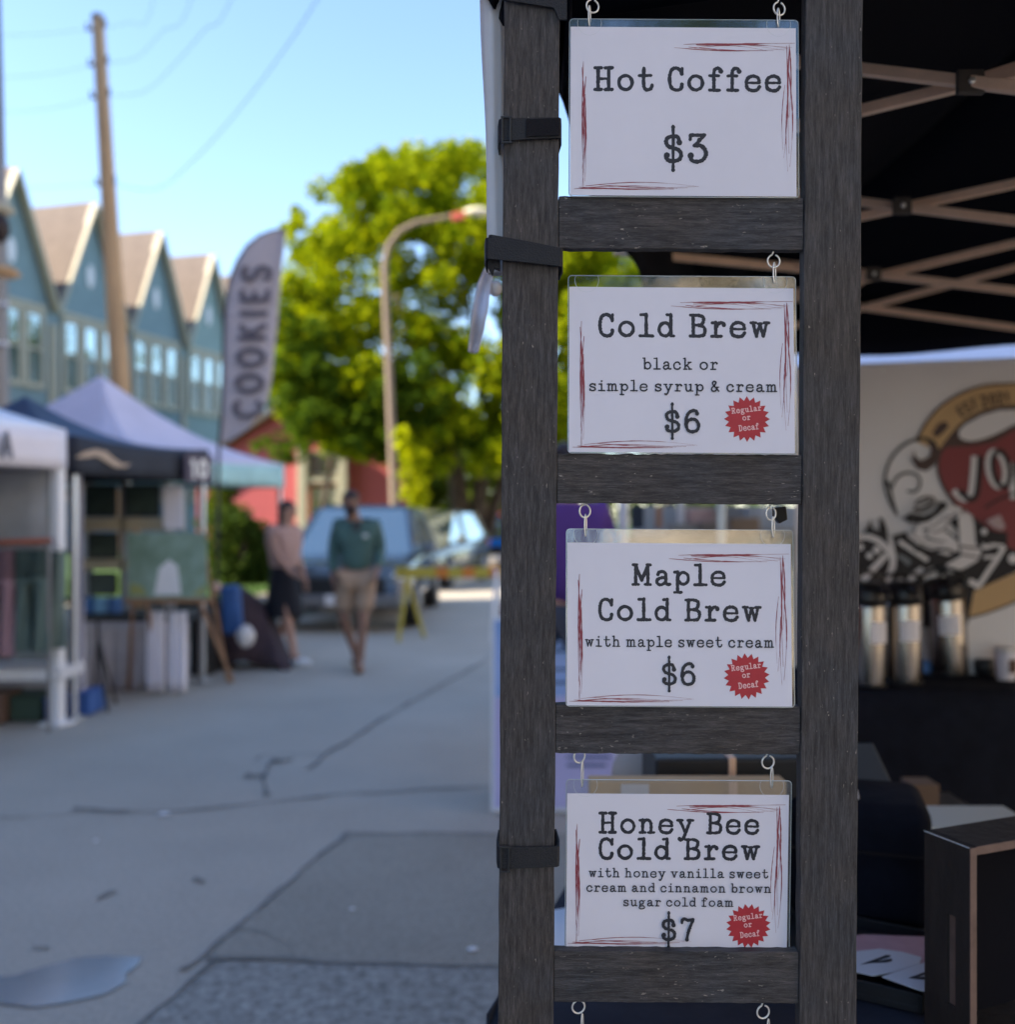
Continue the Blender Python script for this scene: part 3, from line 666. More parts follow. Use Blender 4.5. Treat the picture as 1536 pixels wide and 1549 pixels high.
def jt(px,py,Y,r=.018):
    mb=MB(); c_=at(px,py,Y-.055)-tl_; mb.box(c_,(.044*1.0,.012,.040)); o=mb.build('truss_joint',M_joint,tent,bevel=.003)
    b_=MB(); b_.lathe([(.0001,-.004),(.0055,-.004),(.0055,.002)],(c_.x,c_.y-.005,c_.z),14,'Y'); b_.build('rivet',M_zinc,o,smooth=True)
def lin(a,b,x): return a[1]+(b[1]-a[1])*(x-a[0])/(b[0]-a[0])
def pxbar(a,b,Ya,Yb,x0,x1,h=.026,dy=0):
    f=lambda x:Ya+(Yb-Ya)*(x-a[0])/(b[0]-a[0]); bar([at(x0,lin(a,b,x0),f(x0)+dy),at(x1,lin(a,b,x1),f(x1)+dy)],h)
pxbar((1215,95),(1468,125),1.72,1.62,1060,1760,.025,-.012); pxbar((1305,167),(1468,127),1.75,1.66,1060,1900,.025,.012)
pxbar((1468,125),(1536,103),1.66,1.64,1468,1900,.022,.034)
jt(1468,125,1.65)
pxbar((1305,306),(1536,334),2.42,2.28,1150,1700,.027,-.012); pxbar((1305,327),(1536,278),2.42,2.28,1150,1750,.027,.012); jt(1365,312,2.38)
pxbar((1305,413),(1536,440),3.02,2.85,1180,1700,.029,-.012); pxbar((1322,419),(1536,368),3.02,2.86,1180,1720,.029,.012); jt(1322,415,2.99)
pxbar((1305,466),(1536,405),3.7,3.5,1150,1720,.029,.0); pxbar((1305,465),(1536,496),3.72,3.52,1150,1720,.031,.02)
pxbar((960,383),(1218,407),2.9,3.1,930,1300,.030); pxbar((1000,470),(1218,440),3.6,3.8,950,1305,.028)
# gathered fabric and strap at the near corner of the canopy
def gath(u,v):
    x=722+46*u+6*math.sin(v*5); y=-60+ (20+62*(u**1.5))*1.0*v+18*v
    c_=at(x,y,1.23+.015*math.sin(u*14+v*3)); return c_-tl_
MB().grid(gath,22,8).build('corner_fabric',M_canopy,tent,smooth=True,solid=.003)
def gath2(u,v):
    x=838+26*u; y=-60+(90+105*(u if u<.6 else .6))*v+ (60*v if u>.25 else 20*v)*(1 if u<.9 else .8)
    c_=at(x,y,1.27+.012*math.sin(u*11+v*4)); return c_-tl_
MB().grid(gath2,16,10).build('hanging_fabric',M_canopy,tent,smooth=True,solid=.003)
sb=MB(); sb.prism([at(762,-6,LY-.006)-tl_,at(762,0,LY-.006)-tl_,at(838,12,LY-.006)-tl_,at(846,30,LY-.006)-tl_,at(858,30,LY-.006)-tl_,at(858,-10,LY-.006)-tl_],(0,0,0),(0,.003,0)); sb.build('corner_strap',M_strap,tent,bevel=.0006)

# banner on the back of the tent, with the printed logo
BY0=S(S0+TW-.10,P0_,0); bdir=(S(0,-1,0)).normalized()        # runs to the right along the back
ban=thing('banner','white banner with coffee logo hung along the tent back','banner',(0,0,0))
bn=Vector((bdir.y,-bdir.x,0)).normalized()                   # towards the camera
if bn.y>0: bn=-bn
def onban(px,py,off=0.0):
    d=Vector(((px-CX)/FPX,1,-(py-CY)/FPX)); t=(BY0-Vector((0,0,CAMZ))).dot(bn)/d.dot(bn); q=Vector((0,0,CAMZ))+d*t; return q+bn*off
b0=BY0+bdir*.35; b1=BY0+bdir*2.85
def bz(v): return 2.135-1.25*v
cl=MB(); cl.grid(lambda u,v:Vector((*(b0.lerp(b1,u)).xy,bz(v)))-bn*.004,24,8)
cl.build('banner_sheet',mat('banner_vinyl',(.80,.75,.74),.55,noise=.04,nscale=2),ban,solid=.001)
def plan(pts,o):   # filled print polygon given in photo pixels
    return MB().add([onban(x,y,o) for x,y in pts],[tuple(range(len(pts)))])
Z2=lambda *p:[(1286+x/5.532,500+y/5.532) for x,y in p]
Z3=lambda *p:[(1286+x/4.84,740+y/4.84) for x,y in p]
M_gold=mat('logo_gold',(.60,.38,.18),.6); M_maroon=mat('logo_maroon',(.26,.05,.05),.6); M_lblack=mat('logo_black',(.022,.015,.014),.6); M_lwhite=mat('logo_white',(.78,.73,.72),.6); M_lbrown=mat('logo_brown',(.09,.05,.04),.6)
LO=[.002]
def pr(pts,m,name='logo_print'):
    LO[0]+=.0003; return plan(pts,LO[0]).build(name,m,ban)
def prs(pts,w,m,closed=False,smooth=True,name='logo_line'):
    LO[0]+=.0003; P=catmull(pts,closed) if smooth else pts; n=len(P); L=[];Q=[]
    for i,p in enumerate(P):
        a=P[max(i-1,0)] if not closed else P[i-1]; b=P[min(i+1,n-1)] if not closed else P[(i+1)%n]
        tx,ty=b[0]-a[0],b[1]-a[1]; d=math.hypot(tx,ty) or 1; ww=(w if not isinstance(w,tuple) else w[0]+(w[1]-w[0])*i/(n-1))/2
        L.append(onban(p[0]-ty/d*ww,p[1]+tx/d*ww,LO[0])); Q.append(onban(p[0]+ty/d*ww,p[1]-tx/d*ww,LO[0]))
    return MB().add(L+Q,[(i,(i+1)%n,n+(i+1)%n,n+i) for i in range(n if closed else n-1)]).build(name,m,ban)
outer=[(1386,668),(1398,645),(1413,625),(1430,610),(1449,598),(1470,589),(1494,583),(1520,581),(1545,581),(1600,590),(1650,612)]
inner=[(1650,660),(1600,626),(1545,615),(1512,616),(1485,623),(1458,639),(1438,660),(1421,683)]
# brown backing round the cup opening, maroon cup, gold arc
pr([(1415,684)]+[(1437,658),(1458,637),(1485,621),(1512,614),(1545,613),(1600,628),(1640,660),(1640,700),(1536,650),(1500,672),(1460,680),(1425,690)],M_lbrown)
pr(Z2((770,1010),(820,975),(1000,968),(1200,938),(1383,830))+[(1600,610+40),(1660,700),(1660,800),(1600,850),(1536,842),(1500,812),(1472,780),(1440,757),(1424,726),(1420,700)],M_maroon)
prs(Z2((770,1010),(745,1060),(740,1180),(790,1320),(880,1450),(960,1520)),4,M_lbrown)
pr(outer+inner,M_gold)
prs(outer,3.2,M_lbrown); prs(inner[::-1],3,M_lbrown)
pr(Z2((905,850),(905,895),(960,928),(1050,930),(1200,885),(1383,790))+[(1575,622),(1545,619)]+Z2((1383,662),(1250,668),(1100,712),(960,790)),M_lwhite)
prs(Z2((905,850),(905,895),(960,930),(1050,934),(1200,888),(1383,795)),4,M_lbrown)
pr(Z2((690,860),(740,780),(800,760),(830,800),(780,860),(720,900)),M_lbrown,'logo_emblem')
# swirls of steam
prs(Z2((740,1020),(690,930),(590,905),(450,960),(340,1080),(290,1250),(320,1400),(395,1545)),(5,3.5),M_lblack)
pr(Z2((540,1000),(515,1080),(560,1160),(640,1178),(720,1120),(745,1030),(700,945),(640,925),(680,990),(670,1050),(600,1090),(550,1060)),M_lbrown)
prs(Z2((300,1260),(330,1300),(350,1400),(395,1545)),(6,3),M_lblack)
prs(Z2((345,1320),(400,1225),(490,1190),(570,1220),(585,1290),(550,1345),(480,1345)),3.6,M_lblack)
# big letters J O with a pale offset
for off,m,wd in ((-9,M_lwhite,9),(0,M_lblack,8.5)):
    prs([(1286+1090/5.532+off,500+1050/5.532),(1286+1080/5.532+off,500+1200/5.532),(1286+1058/5.532+off,500+1370/5.532),(1286+1000/5.532+off,500+1412/5.532),(1286+915/5.532+off,500+1340/5.532)],wd,m,name='logo_letter')
    ex,ey=1286+1265/5.532+off*.8,500+1160/5.532
    prs([(ex+12.5*math.cos(t)-4*math.sin(t)*-1*.9,ey+27*math.sin(t)*1.0) for t in [2*math.pi*k/18 for k in range(18)]],wd*.85,m,closed=True,name='logo_letter')
    prs([(1536+off,700),(1540+off,730),(1542+off,755)],wd,m,name='logo_letter')
prs([(1490,768),(1510,756),(1540,744)],3,M_lblack)
# EST. 2021 along the arc
def arc_text(txt,path,h):
    P=catmull(path); L_=[0]
    for a,b in zip(P[:-1],P[1:]): L_.append(L_[-1]+math.hypot(b[0]-a[0],b[1]-a[1]))
    tot=sum((26 if ch==' ' else SANS[ch][0]+16) for ch in txt); sc=L_[-1]/tot; pos=0; LO[0]+=.0003
    for ch in txt:
        wd=26 if ch==' ' else SANS[ch][0]+16
        if ch!=' ':
            mid=(pos+wd/2)*sc; i=max(j for j in range(len(L_)) if L_[j]<=mid); i=min(i,len(P)-2)
            tx,ty=P[i+1][0]-P[i][0],P[i+1][1]-P[i][1]; d=math.hypot(tx,ty); tx/=d;ty/=d; cx_,cy_=P[i]
            for kd,Q,w in SANS[ch][1]:
                q=catmull(Q) if kd=='c' else Q
                f=lambda p:(cx_+tx*(p[0]-SANS[ch][0]/2)*sc+ty*(p[1]-50)/100*h, cy_+ty*(p[0]-SANS[ch][0]/2)*sc-tx*(p[1]-50)/100*h)
                prs([f(p) for p in q],3.0,M_lbrown,closed=(kd=='e'),smooth=False,name='logo_lettering')
        pos+=wd
arc_text('EST 2021',[(1450,626),(1470,614),(1497,606),(1530,600)],18)
# rider with a hat, dark machine below, lower gold arc
pr(Z3((860,760),(1210,610),(1500,480),(1560,700),(1210,820),(1000,900),(860,940)),M_gold)
prs(Z3((860,940),(1000,903),(1210,822),(1500,690)),3,M_lblack)
A=lambda *p:[(1296+x/6.883,740+y/6.881) for x,y in p]
B_=lambda *p:[(1400+x/6.882,740+y/6.881) for x,y in p]
def spot(p,r,m=M_lwhite): (x,y),=p; pr([(x+r*math.cos(k*.7),y+r*math.sin(k*.7)) for k in range(9)],m,'logo_dot')
pr(A((-90,520),(20,470),(80,440),(115,380),(140,315),(165,400),(235,430),(238,285),(275,310),(310,390),(335,545),(380,480),(520,440),(535,500),(640,580),(826,620))+B_((200,660),(335,640),(330,340),(250,340),(330,285),(500,290),(640,400),(720,440),(850,450),(850,600),(936,640),(1060,600),(1060,800),(936,860),(500,1060),(440,1400))+A((-90,1500)),M_lblack)
prs(A((-60,505),(20,500),(120,495),(230,540),(310,615),(372,710),(368,820),(310,970),(250,1090)),(8,10),M_lwhite)
prs(A((345,500),(365,600),(390,720)),7,M_lwhite); prs(A((310,680),(180,820),(60,950)),(8,11),M_lwhite); prs(A((105,985),(200,985),(290,1040)),(6,11),M_lwhite)
for p,r in (((210,630),6),((135,690),5),((40,600),5),((455,960),5.5)): spot(A(p),r)
prs(A((440,540),(590,640),(740,740)),6.5,M_lwhite); prs(A((425,690),(490,720),(550,775)),(5,9),M_grey)
pr(A((650,900),(720,835),(800,808))+B_((60,805),(120,835),(122,950),(60,985))+A((740,975),(670,950)),M_lwhite)
prs(A((530,985),(600,890),(690,830)),9,M_lwhite); prs(A((700,850),(730,880)),2,M_lblack,smooth=False)
pr(A((535,490),(600,430),(640,360))+B_((0,320),(130,265),(190,200),(300,175),(385,200),(330,260),(250,330),(255,400),(330,490),(345,640),(230,690),(110,650),(0,610))+A((720,615),(610,550)),M_lwhite)
pr(B_((245,335),(330,285),(345,430),(290,390)),M_lblack)
prs(B_((200,425),(265,470),(335,530)),(3.5,3.5),M_lblack); prs(B_((0,505),(90,530),(215,545)),(4.5,1.5),M_lblack); prs(B_((-60,560),(60,600),(170,590)),(2.5,1),M_lblack)
prs(B_((60,650),(200,625),(320,670)),(5,4),M_lblack); prs(B_((-120,620),(-20,650),(90,690)),5,M_lblack)
prs(A((650,350),(600,420),(605,500),(690,520)),1.6,M_lbrown); prs(A((690,400),(740,440),(700,480)),2.4,M_lblack)
prs(B_((-30,430),(90,375),(200,290)),2.0,M_lbrown); prs(B_((60,455),(190,410),(240,320)),2.2,M_lbrown); prs(B_((190,265),(260,290),(330,235)),1.8,M_lbrown)
pr(B_((335,300),(380,250),(450,265),(495,320),(510,450),(515,560),(578,640),(540,740),(420,810),(250,882),(205,830),(215,775),(290,735),(370,690),(350,560),(345,430)),M_lwhite)
prs(B_((350,590),(460,605),(572,612)),3.2,M_lbrown); prs(B_((370,672),(450,690),(545,705)),2.8,M_lbrown)
prs(B_((815,595),(740,720),(650,850),(540,1015)),7.5,M_lwhite,smooth=False); prs(B_((580,590),(640,600),(700,580),(815,592)),(8,4),M_lwhite); prs(B_((600,705),(720,700)),5,M_lwhite,smooth=False); prs(B_((445,955),(500,975),(545,1015)),9,M_lwhite)
spot(B_((605,440)),5); spot(B_((180,915)),4); spot(B_((905,720)),8)
pr(B_((620,330),(700,290),(770,265),(825,390),(790,430),(700,400)),mat('logo_dusty_pink',(.50,.36,.36),.6))
pr([(1366,783),(1376,776),(1384,777),(1397,780),(1409,775),(1417,766),(1418,759),(1431,759),(1432,767),(1420,778),(1404,789),(1389,792),(1373,790)],M_lblack,'logo_hat')
prs(A((585,205),(690,215),(800,140)),6,M_lblack); prs(A((600,165),(640,120),(710,88),(790,95),(808,140)),3.6,M_lblack); prs(A((640,155),(700,140),(760,105)),3.4,M_lblack)
for (x,y) in ((1336,560),(1447,557)):
    g=MB(); q=onban(x,y,.004); g.sweep([q+Vector((.010*math.cos(a),0,.010*math.sin(a))) for a in [k*.6 for k in range(10)]],.0022,6,closed=True); g.build('grommet',M_zinc,ban)
rp=MB(); rp.sweep([Vector((*b0.xy,2.14))+bn*0,Vector((*b1.xy,2.14))],.006,8); rp.build('banner_rod',M_white,ban)

# ------------------------------------------------------------------ back table with airpots and cups
bt=thing('serving_table','long serving table under a black cloth in the tent back','table',(1.75,3.80,0))
tc_=MB()
def drape(u,v):
    x=-.85+2.3*u
    if v<.3: return Vector((x,.30-.62*v/.3,.915))
    t=(v-.3)/.7; return Vector((x+.01*math.sin(u*30)*t,-.32-.03*t-.025*math.sin(u*24+1)*t*t,.915-.88*t))
tc_.grid(drape,60,24); tc_.build('tablecloth',M_blackcloth,bt,smooth=True,solid=.004)
tp=MB(); tp.box((.3,0,.89),(2.25,.6,.03)); tp.build('tabletop',M_white,bt)
for x in (-.75,1.35):
    for y in (-.22,.25):
        q=MB(); q.sweep([(x,y,0),(x,y,.88)],.014,8); q.build('leg',M_grey,bt)
M_airtop=mat('airpot_black',(.012,.012,.015),.35)
def airpot(px,py,label,lean=0,tagcol=True):
    base=gp(px,py,.92); k=base.y/FPX; r=28*k
    root=thing('airpot',label,'airpot',(base.x,base.y,.921),(0,lean,random.uniform(-.4,.4)),'steel airpots on the black table')
    b=MB(); b.lathe([(r*.98,0),(r,.012),(r,.285),(r*.96,.30)],(0,0,0),32); b.build('steel_body',M_steel,root,smooth=True)
    t=MB(); t.lathe([(r*1.02,.298),(r*1.04,.315),(r*1.02,.34),(r*.85,.368),(r*.5,.376),(.001,.378)],(0,0,0),28); lid=t.build('lid',M_airtop,root,smooth=True)
    sp=MB(); sp.sweep([(0,-r*.7,.345),(0,-r*1.35,.352),(0,-r*1.6,.335),(0,-r*1.62,.31)],[.014,.013,.011,.009],10); sp.build('spout',M_airtop,lid,smooth=True)
    hd=MB(); hd.sweep([(-r,0,.315),(-r*1.05,0,.39),(0,0,.415),(r*1.05,0,.39),(r,0,.315)],.008,8); hd.build('handle',M_airtop,lid,smooth=True)
    bb=MB(); bb.lathe([(r*1.03,0),(r*1.03,.012),(r,.016)],(0,0,-.001),28); bb.build('base_ring',M_airtop,root,smooth=True)
    tg=MB(); rr=r*1.012
    tg.grid(lambda u,v:Vector((rr*math.sin(-.55+1.1*u),-rr*math.cos(-.55+1.1*u),.235-.075*v)),8,3); tg.build('paper_label',M_paper,root,solid=.0006)
    return root
airpot(1312,1037,'steel airpot with white label, nearest the ladder post')
airpot(1366,1033,'steel airpot with white label, in the middle of the row',0)
airpot(1437,1020,'steel airpot with white label, next to the paper cups',-.06)
for px,py,lb in ((1409,1012,'slim grey bottle standing between two airpots'),):
    q=gp(px,py,.92); b=MB(); b.lathe([(.022,0),(.024,.01),(.024,.16),(.012,.19),(.012,.215)],(q.x,q.y,.921),18)
    tag(b.build('bottle',M_grey,None,smooth=True),lb,'bottle')
q=gp(1404,1018,.92); b=MB(); b.box((q.x,q.y,.945),(.045,.03,.05)); tag(b.build('sugar_packet_box',mat('blue_box',(.12,.28,.62),.6),None,bevel=.003),'small blue and pink packet box between the airpots','box')
q=gp(1402,1005,.92); b=MB(); b.box((q.x,q.y,.955),(.03,.02,.07)); tag(b.build('pink_carton',mat('pink_box',(.55,.08,.20),.6),None,bevel=.002),'narrow pink carton standing between two airpots','carton')
def cup(px,py,label,h=.105,r=.043):
    q=gp(px,py,.92); root=thing('paper_cup',label,'cup',(q.x,q.y,.921),(0,0,0),'cups beside the airpots')
    b=MB(); b.lathe([(r*.72,0),(r*.74,.003),(r,h)],(0,0,0),24); b.build('cup_wall',M_whitecloth,root,smooth=True)
    t=MB(); t.lathe([(r*1.05,h),(r*1.05,h+.008),(r*.9,h+.014)],(0,0,0),24); t.build('lid',M_white,root,smooth=True)
    g=MB(); g.grid(lambda u,v:Vector((r*.93*math.sin(-.2+.9*u),-r*.93*math.cos(-.2+.9*u),.03+.05*v)),6,3); g.build('cup_print',M_lbrown,root,solid=.0004)
cup(1522,1028,'white paper cup with brown print by the frame edge')
q=gp(1490,1020,.92); b=MB(); b.lathe([(.03,0),(.038,.004),(.04,.05),(.03,.06)],(q.x,q.y,.921),18); tag(b.build('creamer_bowl',M_dark,None,smooth=True),'small dark bowl standing left of the paper cup','bowl')
q=gp(1478,1000,.92); b=MB(); b.box((q.x,q.y+.08,.945),(.09,.06,.05)); tag(b.build('napkin_pack',mat('pale_blue_pack',(.30,.42,.52),.6),None,bevel=.006),'pale blue napkin pack behind the small dark bowl','napkin pack')

# ------------------------------------------------------------------ front table with crate, tray, bags
FT=.752
c0=gp(738,1532,FT); ft_dir=S(1,0,0); ft_r=S(0,-1,0)
ft=thing('front_table','folding table under a dark navy cloth behind the ladder','table',(c0.x,c0.y,0))
def fdr(u,v):
    w_=1.75; d_=.74
    if v<.3: t=v/.3; p=ft_dir*(d_*(1-t))+ft_r*(w_*u); z=FT
    else: t=(v-.3)/.7; p=-ft_dir*(.02*t+.02*math.sin(u*30)*t*t)+ft_r*(w_*u); z=FT-.74*t
    return Vector((p.x,p.y,z-.002))
M_navycloth=mat('navy_cloth',(.014,.019,.034),.9,noise=.25,nscale=8,bump=.3,bscale=25)
MB().grid(fdr,60,22).build('tablecloth',M_navycloth,ft,smooth=True,solid=.004)
def fsd(u,v):
    t=v; p=ft_dir*(.74*u)-ft_r*(.02*t+.015*math.sin(u*18)*t); return Vector((p.x,p.y,FT-.002-.74*t))
MB().grid(fsd,24,10).build('cloth_side',M_navycloth,ft,smooth=True,solid=.004)
# crate on its side, open front, edges showing raw plywood
cA=at(1467,1283,1.45); crz=cA.z; chh=crz-FT-.004
cr=thing('wooden_crate','black wooden crate with slot handle, open front showing plywood edges','crate',(cA.x,cA.y,FT+.004),(0,0,math.atan2(.035,.084)))
M_crate=mat('crate_black',(.020,.016,.015),.6,noise=.35,nscale=18,stretch=(1,1,.3),bump=.3,bscale=60,spec=.5); M_ply=mat('plywood_edge',(.15,.10,.085),.7,noise=.2,nscale=40)
wc,dc,tk=.42,.085,.012
zt=chh
# left side panel as a frame round the slot handle
sh0,sh1=zt-.245,zt-.11; ys0,ys1=dc*.30,dc*.30+.016
sp=MB()
sp.box((tk/2,ys0/2,zt/2),(tk,ys0,zt)); sp.box((tk/2,(ys1+dc)/2,zt/2),(tk,dc-ys1,zt))
sp.box((tk/2,(ys0+ys1)/2,(sh0)/2),(tk-.0004,ys1-ys0,sh0)); sp.box((tk/2,(ys0+ys1)/2,(sh1+zt)/2),(tk-.0004,ys1-ys0,zt-sh1))
sp.build('side_panel',M_crate,cr)
hl=MB(); hl.box((tk*.62,(ys0+ys1)/2,(sh0+sh1)/2),(.004,ys1-ys0,sh1-sh0)); hl.build('handle_slot',M_ply,cr)
t=MB(); t.box((wc/2+tk*.5,dc/2,zt-tk/2+.001),(wc-tk,dc-.0006,tk)); t.build('top_panel',M_crate,cr)
t=MB(); t.box((wc/2,dc-.006,(zt-tk)/2),(wc-2*tk-.001,.008,zt-tk-.001)); t.build('back_panel',M_canopy,cr)
t=MB(); t.box((wc-tk/2,dc/2,zt/2),(tk,dc,zt)); t.build('side_panel',M_crate,cr)
t=MB(); t.box((wc/2,dc/2,tk/2),(wc-2*tk,dc-.001,tk)); t.build('bottom_panel',M_crate,cr)
t=MB(); t.box((tk/2,-.0012,zt/2),(tk,.002,zt)); t.box((wc/2+tk/2,-.0012,zt-tk/2+.001),(wc-tk-.0004,.002,tk)); t.build('edge_strip',M_ply,cr)
t=MB(); t.beam((-.0006,0,zt+.0005),(-.0006,dc,zt+.0005),.0012,.0012); t.build('worn_edge',M_sleeve_edge,cr)
# tray with number cards
ty=gp(1385,1502,FT+.032)
tray=thing('card_tray','low black tray holding white number cards and a pink sheet','tray',(ty.x,ty.y,FT+.002),(0,0,R(-30)))
t=MB(); t.box((-.16,.13,.006),(.34,.27,.01)); t.box((-.16,0,.016),(.34,.008,.03)); t.box((.008,.13,.016),(.008,.27,.03)); t.box((-.16,.262,.016),(.34,.008,.03)); t.build('tray_body',M_dark,tray,bevel=.001)
def flatcard(pts,z,m,name,label,cat,th=.0015):
    P=[gp(x,y,z) for x,y in pts]; o=MB().prism([(p.x,p.y,z) for p in P],(0,0,0),(0,0,-th)).build(name,m,None); tag(o,label,cat); return o
Z4=lambda *p:[(1200+x/2.8214,1000+y/2.8214) for x,y in p]
M_pink=mat('pink_paper',(.52,.34,.40),.6,noise=.1,nscale=20); M_cardw=mat('white_card',(.66,.70,.78),.55)
flatcard(Z4((200,1180),(300,1165),(575,1175),(580,1320),(400,1330),(200,1240)),FT+.036,M_pink,'pink_sheet','pink printed sheet under the white cards','paper')
o1=flatcard(Z4((210,1260),(260,1238),(370,1226),(470,1240),(548,1262),(540,1290),(430,1325),(340,1340),(210,1310)),FT+.040,M_cardw,'number_card','white card with black letter, lying left in the tray','card')
o2=flatcard(Z4((380,1345),(560,1285),(640,1290),(640,1420),(540,1402)),FT+.0425,M_cardw,'number_card','white card with black letter, partly hidden behind the crate','card')
def markpoly(pts,z,parent):
    P=[gp(x,y,z) for x,y in pts]; MB().add([(p.x,p.y,z) for p in P],[tuple(range(len(P)))]).build('lettering',M_ink,parent)
for a in (Z4((285,1295),(400,1252),(412,1262),(330,1288)),Z4((285,1295),(330,1288),(400,1285),(425,1278),(420,1268),(385,1275),(330,1283))): markpoly(a,FT+.0404,o1)
markpoly(Z4((375,1262),(415,1253),(418,1258),(395,1268)),FT+.0406,o1)
for a in (Z4((490,1352),(600,1312),(620,1318),(530,1348)),Z4((490,1352),(530,1348),(640,1340),(640,1350),(560,1358))): markpoly(a,FT+.0430,o2)
# folded dark bag, slate box, white tub, cardboard
def softbox(name,label,cat,c_,d,rot,m,bev=.03):
    b=MB(); b.box((0,0,d[2]/2),d); o=b.build(name,m,None,bevel=bev,smooth=True); o.modifiers['Bevel'].segments=4; o.location=c_; o.rotation_euler=(0,0,rot); return tag(o,label,cat)
q=gp(1345,1415,FT); 
bag=thing('black_cool_bag','soft black cool bag standing behind the card tray','bag',(q.x-.02,q.y+.13,FT+.002),(0,0,R(-16)))
b=MB(); b.box((0,0,.12),(.27,.22,.235)); o=b.build('bag_body',M_blackcloth,bag,bevel=.03,smooth=True); o.modifiers['Bevel'].segments=4
b=MB(); b.sweep([(-.14,-.1235,.15),(0,-.1245,.152),(.14,-.1235,.15)],.003,6); b.build('zip_seam',M_velcro,bag)
b=MB(); b.box((-.06,-.05,.241),(.13,.05,.006)); b.build('pale_strip',M_curtain,bag,bevel=.002)
sl_=MB(); P=[at(1180,1122,2.15),at(1322,1122,2.15),at(1378,1240,2.02),at(1180,1240,2.02)]
sl_.prism(P,(0,0,0),(0,.06,-.05)); 
root=thing('slate_case','slate grey case with sloping lid behind the bag','case',(0,0,0))
sl_.build('case_lid',mat('slate_plastic',(.055,.065,.08),.45,noise=.1),root,bevel=.006)
b=MB(); v=at(1290,1200,2.2); b.box((v.x-.03,v.y+.02,(v.z-.05+FT)/2),(.26,.12,v.z-.05-FT)); b.build('case_body',M_dark,root,bevel=.008)
w0=gp(1452,1240,.86); 
tub=thing('white_tub','pale grey plastic tub lid standing behind the crate','tub',(w0.x,w0.y,.86-.11))
b=MB(); b.box((0,0,.055),(.26,.15,.11),None,1.06); b.build('tub_body',mat('pale_plastic',(.42,.47,.47),.5),tub,bevel=.012,smooth=True)
b=MB(); b.box((0,0,.114),(.28,.165,.010)); b.build('tub_lid',mat('pale_plastic_lid',(.50,.55,.55),.45),tub,bevel=.005)
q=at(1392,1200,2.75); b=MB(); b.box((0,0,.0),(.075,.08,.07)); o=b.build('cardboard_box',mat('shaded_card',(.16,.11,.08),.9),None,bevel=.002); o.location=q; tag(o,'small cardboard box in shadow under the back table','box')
b=MB(); b.box((q.x,q.y,(q.z-.035)/2),(.3,.3,q.z-.037)); tag(b.build('storage_bin',M_dark,None,bevel=.01),'dark storage bin in shadow under the cardboard box','bin')
# seen through the lowest opening: glossy black case with a tan band, beige sack, brown carton
def on(px0,px1,y0,y1,Y,d):  # box whose front face spans the given pixel box at depth Y
    a=at(px0,y0,Y); b_=at(px1,y1,Y); return ((a.x+b_.x)/2,Y+d/2,(a.z+b_.z)/2),(b_.x-a.x,d,a.z-b_.z)
rc=thing('gift_case','black glossy case with a tan ribbon band, seen over the Honey Bee sign','case',(0,0,0))
ce,de=on(992,1218,1148,1260,1.95,.2); b=MB(); b.box(ce,de); b.build('case_body',M_dark,rc,bevel=.006)
ce,de=on(1103,1114,1146,1262,1.946,.21); b=MB(); b.box(ce,de); b.build('band',M_tan,rc,bevel=.002)
b=MB(); 
ce,de=on(893,1190,1182,1420,1.86,.045); b.box(ce,de); cb=thing('brown_carton','brown cardboard carton behind the Honey Bee sign','carton',(0,0,0)); b.build('carton_body',mat('warm_card',(.60,.42,.24),.8,noise=.12,nscale=9),cb,bevel=.002)
ce,de=on(940,982,1186,1204,1.858,.001); b=MB(); b.box(ce,de); b.build('shipping_label',M_paper,cb)
ce,de=on(1103,1116,1182,1420,1.858,.0012); b=MB(); b.box(ce,de); b.build('tape',M_tan,cb)
b=MB(); v=at(975,1150,2.25); b.ball((v.x,v.y,v.z-.03),(.075,.06,.075),16,10); b.ball((v.x+.03,v.y,v.z-.08),(.09,.07,.09),16,10); tag(b.build('beige_sack',mat('beige_sack_cloth',(.42,.39,.36),.8,noise=.1),None,smooth=True),'pale beige sack slumped left of the black case','sack')
flatcard([(800,1382),(862,1372),(880,1440),(800,1440)],FT+.006,M_cardw,'printed_leaflet','pale printed leaflet on the cloth behind the left post','leaflet')

